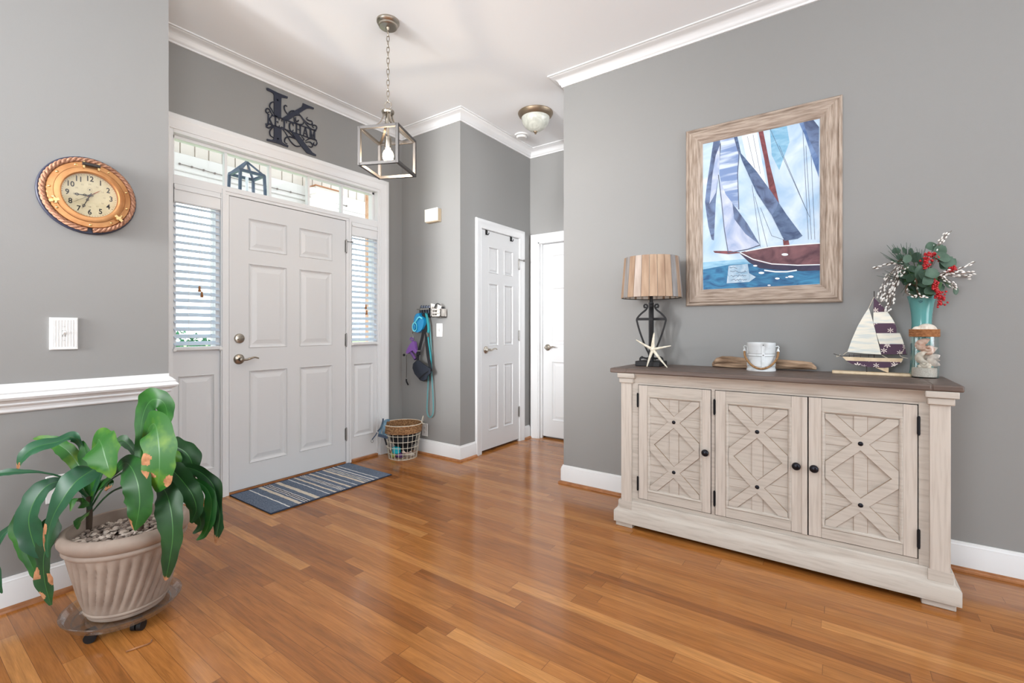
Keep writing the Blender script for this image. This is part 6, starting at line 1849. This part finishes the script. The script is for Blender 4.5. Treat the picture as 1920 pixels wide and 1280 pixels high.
# sling bag
NVB = mat('dark_navy_canvas', lin(38, 44, 56), 0.8, bump=0.25, nscale=(260, 260, 260))
BLKW = mat('black_strap', lin(24, 25, 30), 0.8)
sb_ = thing('sling_bag', RV(240, 740, 0.05), 'dark navy sling bag hanging by black straps from the key rack', 'bag')
mb = MB()
outl = [(175, 675), (205, 645), (235, 640), (300, 690), (345, 720), (355, 765), (320, 790), (310, 830), (280, 845), (245, 835), (190, 770), (170, 715)]
front = [RV(250 + (x - 250) * 0.93, 742 + (y - 742) * 0.93, 0.095) for x, y in outl]; mid = [RV(x, y, 0.075) for x, y in outl]; back = [RV(x, y, 0.02) for x, y in outl]
n = len(outl)
mb.add(front + mid + back, [tuple(range(n))] + [(i, (i + 1) % n, n + (i + 1) % n, n + i) for i in range(n)] + [(n + i, n + (i + 1) % n, 2 * n + (i + 1) % n, 2 * n + i) for i in range(n)] + [tuple(2 * n + i for i in reversed(range(n)))])
mb.build('pouch', NVB, sb_, smooth=45)
strap([RV(275, 195, 0.05), RV(285, 260, 0.055), RV(270, 400, 0.06), RV(240, 520, 0.06), RV(222, 600, 0.06), RV(222, 650, 0.07)], 0.026, 'strap', BLKW, sb_, side=(-1, -0.6, 0))
strap([RV(275, 195, 0.05), RV(295, 300, 0.05), RV(305, 430, 0.05), RV(318, 580, 0.05), RV(335, 680, 0.06), RV(345, 750, 0.07)], 0.028, 'strap', BLKW, sb_, side=(-1, -0.6, 0))
MB().bar(RV(214, 550, 0.07), RV(246, 550, 0.07), 0.006, 0.010).build('buckle', STEEL, sb_)
MB().bar(RV(212, 575, 0.068), RV(240, 575, 0.068), 0.014, 0.03).build('clip', BLKW, sb_)
strap([RV(235, 820, 0.097), RV(290, 770, 0.099), RV(345, 735, 0.09)], 0.012, 'zip_seam', BLKW, sb_, side=(-1, -0.6, 0))

# teal leash
TLS = mat('teal_webbing', lin(30, 140, 150), 0.7, bump=0.15, nscale=(300, 300, 300))
TLS2 = mat('faded_teal_webbing', lin(88, 142, 146), 0.8)
tl_ = thing('dog_leash', RV(320, 200, 0.04), 'long teal webbing leash hanging in a loop from the key rack', 'dog leash')
strap([RV(300, 185, 0.05), RV(315, 260, 0.05), RV(325, 340, 0.05), RV(318, 380, 0.05)], 0.020, 'upper_strap', TLS, tl_, side=(-1, -0.6, 0))
strap([RV(308, 185, 0.04), RV(335, 300, 0.035), RV(345, 420, 0.03), RV(350, 560, 0.03), RV(352, 700, 0.03), RV(360, 850, 0.03), RV(368, 1000, 0.03), RV(370, 1110, 0.03), RV(362, 1165, 0.03), RV(340, 1188, 0.03), RV(318, 1165, 0.03), RV(310, 1110, 0.03), RV(316, 960, 0.03), RV(324, 800, 0.03), RV(330, 600, 0.03), RV(325, 450, 0.03)], 0.011, 'loop_strap', TLS2, tl_, side=(-1, -0.6, 0))
strap([RV(320, 400, 0.05), RV(326, 470, 0.05), RV(345, 600, 0.045), RV(352, 720, 0.04)], 0.012, 'lower_strap', TLS, tl_, side=(-1, -0.6, 0))
MB().bar(RV(312, 375, 0.055), RV(322, 415, 0.055), 0.014, 0.012).build('clasp', NICKELD, tl_)

# ------------------------------------------------------------------ plant caddy, planter, gravel, plant
CPX, CPY = 0.620, 2.305
CLP = clear_glass('clear_plastic', (0.93, 0.95, 0.96, 1), 0.06, 0.30)
cd = thing('plant_caddy', (CPX - 0.015, CPY - 0.005, 0), 'clear plastic plant tray on black casters under the planter', 'plant caddy')
tx, ty = CPX - 0.015, CPY - 0.005
MB().lathe([(0, 0.050), (0.150, 0.050), (0.168, 0.054), (0.180, 0.072), (0.187, 0.074), (0.187, 0.070), (0.180, 0.064), (0.170, 0.046), (0.150, 0.043), (0, 0.043)], (tx, ty, 0), 'z', 56).build('tray', CLP, cd, smooth=30)
mb = MB()
for k in range(8):
    a = k * PI / 4
    mb.bar((tx + 0.03 * math.cos(a), ty + 0.03 * math.sin(a), 0.040), (tx + 0.150 * math.cos(a), ty + 0.150 * math.sin(a), 0.040), 0.004, 0.008)
mb.lathe([(0.148, 0.036), (0.152, 0.036), (0.152, 0.044), (0.148, 0.044)], (tx, ty, 0), 'z', 48, cap=False)
mb.build('underside_ribs', CLP, cd)
for ang_ in (-150, -85, 30, 120):
    a = math.radians(ang_)
    c = Vector((tx + 0.128 * math.cos(a), ty + 0.128 * math.sin(a), 0.0))
    cs = MB().box(c.x - 0.017, c.x + 0.017, c.y - 0.017, c.y + 0.017, 0.030, 0.043).build('caster', BLACKM, cd, bevel=0.004)
    d = Vector((math.cos(a + 0.6), math.sin(a + 0.6), 0))
    for s_ in (-1, 1):
        MB().tube([c + d * s_ * 0.003 + Vector((0, 0, 0.019)), c + d * s_ * 0.018 + Vector((0, 0, 0.019))], 0.019, 20).build('wheel', mat('caster_rubber', lin(18, 18, 20), 0.55), cs, smooth=40)

TERR = mat('taupe_planter', lin(160, 144, 131), 0.75, col2=lin(138, 121, 109), nscale=(9, 9, 9), detail=6, bump=0.05)
zp = 0.0505
pot = thing('planter', (CPX, CPY, zp), 'large taupe planter with swirling flutes and a thick rolled rim', 'planter')
ns_, nz_ = 288, 26
mb = MB(); vs = []; fs = []
ZB0, ZB1 = zp + 0.030, 0.312
for i in range(nz_ + 1):
    t = i / nz_; z = ZB0 + (ZB1 - ZB0) * t
    r0 = 0.130 + (0.186 - 0.130) * (t ** 0.80)
    env = min(1, 6 * t, 5 * (1 - t)) if 0 < t < 1 else 0
    env = max(0, env)
    for j in range(ns_):
        th = 2 * PI * j / ns_
        sw = th * 32 + 9.5 * (1 - t) ** 1.7
        fl_ = abs(math.sin(sw / 2)) ** 0.7
        rr = r0 - 0.011 * (1 - fl_) * env
        vs.append((CPX + rr * math.cos(th), CPY + rr * math.sin(th), z))
for i in range(nz_):
    for j in range(ns_):
        fs.append((i * ns_ + j, i * ns_ + (j + 1) % ns_, (i + 1) * ns_ + (j + 1) % ns_, (i + 1) * ns_ + j))
mb.add(vs, fs)
mb.lathe([(0, zp), (0.116, zp), (0.122, zp + 0.004), (0.122, zp + 0.016), (0.128, zp + 0.019), (0.133, zp + 0.024), (0.132, zp + 0.031), (0.126, zp + 0.034)], (CPX, CPY, 0), 'z', 72)
mb.build('fluted_body', TERR, pot, smooth=60)
MB().lathe([(0.178, 0.306), (0.189, 0.306), (0.194, 0.312), (0.194, 0.320), (0.190, 0.325), (0.198, 0.332), (0.206, 0.346), (0.207, 0.360), (0.201, 0.373), (0.192, 0.378), (0.186, 0.380), (0.180, 0.377), (0.178, 0.365), (0.172, 0.300), (0.170, 0.29)], (CPX, CPY, 0), 'z', 96, cap=False).build('rolled_rim', TERR, pot, smooth=50)
MB().lathe([(0, 0.322), (0.1745, 0.322)], (CPX, CPY, 0), 'z', 48, cap=False).build('soil', mat('potting_soil', lin(70, 56, 46), 0.95), pot)
GRV = [mat('gravel_a', lin(172, 158, 146), 0.85), mat('gravel_b', lin(140, 126, 116), 0.85), mat('gravel_c', lin(198, 184, 172), 0.85), mat('gravel_d', lin(112, 98, 90), 0.85)]
mb = MB(); gr = random.Random(4)
for i in range(620):
    r_ = 0.166 * math.sqrt(gr.random()); a = gr.random() * 2 * PI
    c = Vector((CPX + r_ * math.cos(a), CPY + r_ * math.sin(a), 0.330 + gr.uniform(-0.004, 0.010) + 0.006 * (1 - r_ / 0.17)))
    s_ = gr.uniform(0.006, 0.0125); k0 = len(mb.V)
    mb.ball((0, 0, 0), s_, gr.choice([0, 0, 1, 1, 2, 3]), n=6, k=4, sc3=(1.25, 0.9, 0.6))
    Q = Matrix.Rotation(gr.random() * 6, 3, 'Z') @ Matrix.Rotation(gr.uniform(-.6, .6), 3, 'X')
    for q in range(k0, len(mb.V)): mb.V[q] = c + Q @ (mb.V[q] * gr.uniform(0.82, 1.15))
o = mb.build('gravel', GRV); rot_origin(o, (CPX, CPY, 0.33)); tag(o, 'tan gravel covering the soil inside the planter', 'gravel', kind='stuff')

# --- the plant
LEAF = mat('glossy_leaf', lin(22, 70, 24), 0.46, spec=0.38, col2=lin(48, 104, 34), nscale=(9, 9, 9), detail=3, ramp=(0.42, 0.70))
LEAFB = mat('glossy_leaf_bluish', lin(18, 62, 38), 0.40, spec=0.45, col2=lin(32, 84, 52), nscale=(9, 9, 9), detail=3)
LEAFY = mat('glossy_leaf_yellowish', lin(36, 92, 24), 0.48, spec=0.35, col2=lin(104, 138, 38), nscale=(13, 13, 13), detail=3, ramp=(0.48, 0.80))
LEAFD = mat('glossy_leaf_dark', lin(18, 50, 24), 0.46, spec=0.38, col2=lin(32, 70, 32), nscale=(9, 9, 9))
VEIN = mat('leaf_midrib', lin(58, 108, 48), 0.4)
BRN = mat('dry_leaf_patch', lin(182, 130, 92), 0.85, col2=lin(138, 92, 58), nscale=(40, 40, 40))
BARK = mat('cane_bark', lin(74, 60, 48), 0.85)
plant = thing('corn_plant', (CPX, CPY, 0.33), 'drooping green corn plant with browned leaf edges growing in the taupe planter', 'plant')
c1b, c1t = atD(165, 985, 1.86), atD(166, 925, 1.86)
c2b, c2t = atD(262, 975, 1.84), atD(268, 860, 1.84)
for a, b_ in ((c1b, c1t), (c2b, c2t)):
    a = Vector((a.x, a.y, 0.325))
    MB().tube(catmull([a, a.lerp(b_, 0.5) + Vector((0.004, 0, 0)), b_], 5), [0.012 - 0.004 * i / 10 for i in range(11)], 12).build('cane', BARK, plant, smooth=60)
LP_ = lambda q: atD(q[0], q[1], q[2])
lr = random.Random(21)


def leaf(pts, wmax, mtl, prof=None, twist=(0, 0), fold=0.22, brown=(), wave=0.10, up=0.5, tip=0.0):
    """pts: midrib control points (u, v, depth); wmax: full width in metres; brown: (t centre, side position, t radius)"""
    P = catmull([LP_(q) for q in pts], 20); n_ = len(P)
    prof = prof or [0.12, 0.35, 0.8, 1.0, 0.95, 0.7, 0.3, tip]
    cs = [-1, -.95, -.9, -.84, -.78, -.7, -.62, -.52, -.42, -.31, -.2, -.1, -.03, .03, .1, .2, .31, .42, .52, .62, .7, .78, .84, .9, .95, 1]
    vs, fs, ms = [], [], []
    ph, f1, f2 = lr.uniform(0, 6), lr.uniform(9, 15), lr.uniform(17, 26)
    bl = []
    for q in brown:
        t0, t1, sd_ = q
        bl.append(((t0 + t1) / 2, {-1: -1.0, 0: 0.0, 1: 1.0}[sd_] , max(0.03, (t1 - t0) * 0.62), 0.62 if sd_ else 1.6))
    prevs = None
    for i in range(n_):
        t = i / (n_ - 1)
        tg = (P[min(i + 1, n_ - 1)] - P[max(i - 1, 0)]).normalized()
        k = t * (len(prof) - 1); k0 = int(k); k1 = min(k0 + 1, len(prof) - 1); fr_c = k - k0
        w_ = prof[k0] + (prof[k1] - prof[k0]) * fr_c
        w_ *= wmax / 2
        nrm0 = (-F3 + U3 * up)
        sd = tg.cross(nrm0)
        if sd.length < 0.2 and prevs is not None: sd = prevs.copy()
        sd.normalize()
        if prevs is not None:
            if sd.dot(prevs) < 0: sd = -sd
            sd = (sd * 0.35 + prevs * 0.65).normalized()
        sd = (sd - tg * sd.dot(tg)).normalized()
        prevs = sd
        nr = sd.cross(tg).normalized()
        ang_ = math.radians(twist[0] + (twist[1] - twist[0]) * t)
        s2 = sd * math.cos(ang_) + nr * math.sin(ang_); n2 = nr * math.cos(ang_) - sd * math.sin(ang_)
        for c_ in cs:
            ac = abs(c_); pz = ph + (2.2 if c_ > 0 else 0)
            ruf = 1 + 0.07 * ac * math.sin(t * f2 + pz) + 0.04 * ac * math.sin(t * f2 * 2.3 + 1.7 * pz)
            wob = w_ * ac ** 2 * (wave * 1.6 * math.sin(t * f1 + pz) + wave * 0.6 * math.sin(t * f2 + 2 * pz))
            vs.append(P[i] + s2 * w_ * c_ * ruf + n2 * (ac * fold * w_ + wob - 0.25 * fold * w_ * ac * ac))
    m_ = len(cs)
    for i in range(n_ - 1):
        for j in range(m_ - 1):
            fs.append((i * m_ + j, i * m_ + j + 1, (i + 1) * m_ + j + 1, (i + 1) * m_ + j))
            t = (i + 0.5) / (n_ - 1); c_ = (cs[j] + cs[j + 1]) / 2; mm_ = 1 if j == 12 else 0
            for (tc_, cc_, rt2, rc2) in bl:
                d_ = ((t - tc_) / rt2) ** 2 + ((c_ - cc_) / rc2) ** 2
                if d_ < 0.9 + 0.35 * math.sin(7 * c_ + ph + 20 * t) + 0.28 * math.sin(75 * t + ph + 4 * c_): mm_ = 2
            ms.append(mm_)
    mb = MB()
    mb.V = vs; mb.F = fs; mb.I = ms
    return mb.build('leaf', [mtl, VEIN, BRN], plant, smooth=70)


# crown on the left
leaf([(168, 930, 1.85), (160, 880, 1.85), (152, 836, 1.84), (135, 819, 1.82), (108, 828, 1.79), (68, 838, 1.76), (44, 856, 1.75), (32, 882, 1.75)], 0.060, LEAFB, [0.3, 0.4, 0.35, 0.7, 0.8, 1.0, 0.8, 0.1], up=0.8, brown=[(0.93, 1.0, 0)])
leaf([(170, 935, 1.86), (156, 888, 1.87), (132, 850, 1.88), (106, 831, 1.89), (84, 822, 1.89), (62, 822, 1.89)], 0.062, LEAFY, [0.3, 0.6, 1.0, 0.9, 0.7, 0.4, 0.05])
leaf([(172, 930, 1.84), (168, 895, 1.84), (163, 860, 1.84), (155, 826, 1.84)], 0.068, LEAF, [0.2, 0.6, 0.9, 1.0, 0.9, 0.5, 0.1], up=0.1)
leaf([(174, 930, 1.83), (178, 870, 1.80), (183, 826, 1.74), (190, 832, 1.70), (197, 856, 1.68), (203, 876, 1.67), (208, 896, 1.67)], 0.125, LEAFY, [0.1, 0.2, 0.5, 1.0, 1.0, 0.62, 0.03], up=0.3, fold=0.1)
leaf([(162, 930, 1.84), (122, 898, 1.82), (82, 886, 1.78), (34, 884, 1.74), (-6, 888, 1.72)], 0.030, LEAFB, [0.3, 0.22, 0.22, 0.25, 0.5, 0.9, 0.6], up=0.8)
leaf([(174, 928, 1.83), (190, 885, 1.80), (190, 872, 1.77), (168, 884, 1.72), (140, 905, 1.68), (116, 938, 1.66), (98, 972, 1.66), (88, 1010, 1.67), (90, 1045, 1.68)], 0.098, LEAFB, [0.15, 0.25, 0.4, 0.9, 1.0, 0.9, 0.55, 0.3, 0.04], up=0.4, brown=[(0.80, 0.92, 1)])
leaf([(164, 930, 1.84), (138, 905, 1.80), (112, 902, 1.76), (86, 912, 1.73), (64, 940, 1.71), (54, 975, 1.70), (62, 1015, 1.70), (76, 1046, 1.70)], 0.105, LEAFB, [0.15, 0.2, 0.3, 0.55, 0.9, 1.0, 0.8, 0.05], up=0.4)
leaf([(100, 968, 1.72), (94, 1000, 1.71), (82, 1045, 1.70), (84, 1090, 1.70), (96, 1134, 1.70)], 0.075, LEAFD, [0.5, 0.9, 1.0, 0.85, 0.8, 0.9, 0.55, 0.15], up=0.2, brown=[(0.18, 0.3, 1), (0.62, 0.72, 1), (0.66, 0.78, -1), (0.84, 0.9, 1)])
leaf([(60, 935, 1.74), (34, 975, 1.73), (40, 1015, 1.72), (60, 1060, 1.71), (74, 1092, 1.71)], 0.060, LEAF, [0.2, 0.5, 0.9, 1.0, 0.8, 0.5, 0.1], up=0.2)
leaf([(58, 955, 1.74), (30, 982, 1.73), (4, 1004, 1.72), (-14, 1040, 1.71), (-6, 1082, 1.70), (4, 1112, 1.70)], 0.050, LEAFB, [0.3, 0.6, 0.5, 0.8, 1.0, 0.6, 0.08], up=0.3)
leaf([(168, 945, 1.84), (152, 942, 1.80), (138, 934, 1.77), (132, 958, 1.75)], 0.045, LEAFY, [0.3, 0.8, 1, 0.6, 0.1])
leaf([(172, 940, 1.84), (186, 912, 1.83), (206, 905, 1.83), (198, 920, 1.82)], 0.035, LEAF, [0.3, 0.7, 1, 0.8, 0.3], brown=[(0.8, 1, 0)])
leaf([(166, 960, 1.84), (150, 975, 1.79), (146, 992, 1.76)], 0.04, LEAFY, [0.3, 0.9, 1.0, 0.6, 0.1])
leaf([(170, 955, 1.85), (164, 918, 1.87), (174, 888, 1.88), (178, 868, 1.88)], 0.05, LEAFD, [0.3, 0.8, 1, 0.7, 0.1])
leaf([(172, 950, 1.83), (196, 912, 1.80), (222, 890, 1.77), (240, 886, 1.74), (252, 905, 1.72)], 0.016, LEAFD, [0.6, 0.5, 0.5, 0.6, 0.8])
leaf([(174, 958, 1.83), (204, 926, 1.80), (232, 912, 1.78), (252, 910, 1.76)], 0.016, LEAFD, [0.6, 0.5, 0.5, 0.8, 0.8])
leaf([(176, 925, 1.83), (210, 890, 1.80), (232, 868, 1.74), (246, 876, 1.69), (258, 905, 1.66), (262, 940, 1.65), (258, 970, 1.65), (252, 994, 1.66)], 0.112, LEAF, [0.1, 0.15, 0.4, 0.75, 1.0, 1.0, 0.6, 0.06], up=0.25, fold=0.12, brown=[(0.90, 1.0, 1)])
# crown on the right
leaf([(258, 868, 1.85), (262, 820, 1.86), (268, 780, 1.86), (278, 756, 1.85), (292, 748, 1.83), (308, 756, 1.83), (314, 780, 1.84), (312, 804, 1.84)], 0.090, LEAF, [0.2, 0.45, 0.75, 1.0, 0.95, 0.8, 0.6, 0.2], up=0.1, fold=0.08, brown=[(0.86, 0.97, 1)])
leaf([(266, 872, 1.84), (274, 820, 1.82), (282, 798, 1.74), (292, 798, 1.70), (298, 836, 1.67), (299, 872, 1.66), (297, 902, 1.66), (293, 922, 1.67)], 0.128, LEAFY, [0.1, 0.3, 0.6, 0.95, 1.0, 0.98, 0.65, 0.06], up=0.15, fold=0.07, brown=[(0.62, 0.70, 1), (0.76, 0.86, 1), (0.80, 0.87, -1)], wave=0.03)
leaf([(278, 870, 1.84), (306, 842, 1.84), (328, 838, 1.84), (348, 848, 1.84), (360, 868, 1.84), (358, 890, 1.84), (352, 908, 1.84)], 0.088, LEAFD, [0.15, 0.4, 0.9, 1.0, 0.9, 0.6, 0.1], up=0.3)
leaf([(276, 875, 1.82), (310, 866, 1.82), (326, 856, 1.82), (330, 876, 1.82), (322, 890, 1.82)], 0.05, LEAFY, [0.2, 0.5, 1.0, 0.9, 0.2])
leaf([(276, 872, 1.83), (306, 872, 1.79), (326, 884, 1.76), (346, 906, 1.74), (362, 930, 1.73), (368, 955, 1.73), (358, 980, 1.73)], 0.082, LEAFD, [0.15, 0.35, 0.9, 1.0, 1.0, 0.7, 0.1], up=0.4)
leaf([(276, 870, 1.84), (316, 872, 1.82), (352, 876, 1.80), (380, 888, 1.79), (400, 910, 1.78), (406, 936, 1.78), (412, 962, 1.77), (410, 985, 1.77), (404, 1018, 1.77)], 0.060, LEAFD, [0.1, 0.2, 0.5, 0.8, 1.0, 0.7, 0.45, 0.8, 0.04], up=0.4, brown=[(0.95, 1, 0)])
leaf([(276, 876, 1.83), (322, 884, 1.80), (356, 896, 1.78), (384, 912, 1.77), (396, 936, 1.76), (394, 970, 1.76), (384, 1000, 1.76), (368, 1012, 1.76)], 0.046, LEAF, [0.1, 0.2, 0.35, 0.6, 1.0, 1.0, 0.7, 0.04], up=0.4)
leaf([(280, 876, 1.81), (300, 905, 1.74), (314, 930, 1.70), (322, 965, 1.68), (324, 1005, 1.67), (318, 1050, 1.67), (310, 1088, 1.68)], 0.096, LEAFD, [0.1, 0.4, 0.85, 1.0, 0.95, 0.85, 0.6, 0.05], up=0.25, brown=[(0.97, 1, 0)])
leaf([(262, 866, 1.86), (248, 842, 1.88), (232, 826, 1.88), (216, 830, 1.88), (202, 846, 1.87)], 0.042, LEAFD, [0.2, 0.6, 1.0, 0.8, 0.1], up=0.8)
leaf([(366, 935, 1.76), (372, 960, 1.75), (376, 985, 1.75), (362, 1000, 1.75)], 0.045, LEAFD, [0.4, 0.9, 1.0, 0.6, 0.1])
leaf([(276, 862, 1.86), (300, 840, 1.88), (322, 828, 1.89), (340, 828, 1.89)], 0.022, LEAFD, [0.2, 0.4, 0.6, 1.0, 0.1])
leaf([(262, 872, 1.84), (246, 862, 1.83), (232, 862, 1.82), (222, 868, 1.82)], 0.024, LEAFD, [0.3, 0.6, 1, 0.7, 0.1])
leaf([(264, 874, 1.84), (272, 858, 1.84), (284, 846, 1.85), (292, 828, 1.86)], 0.03, LEAF, [0.3, 0.6, 1, 0.7, 0.1])
# dry curled leaf lying on the floor below the tray
dl = onZ(258, 1216, 0.0)
mb = MB().tube(catmull([Vector((dl.x - 0.03, dl.y + 0.01, 0.003)), Vector((dl.x, dl.y, 0.005)), Vector((dl.x + 0.035, dl.y - 0.004, 0.003)), Vector((dl.x + 0.045, dl.y + 0.012, 0.003))], 5), 0.0025, 6)
root_mesh(mb, 'dry_leaf_scrap', BRN, 'thin dry curl of leaf on the floor in front of the plant caddy', 'leaf', dl, smooth=60)
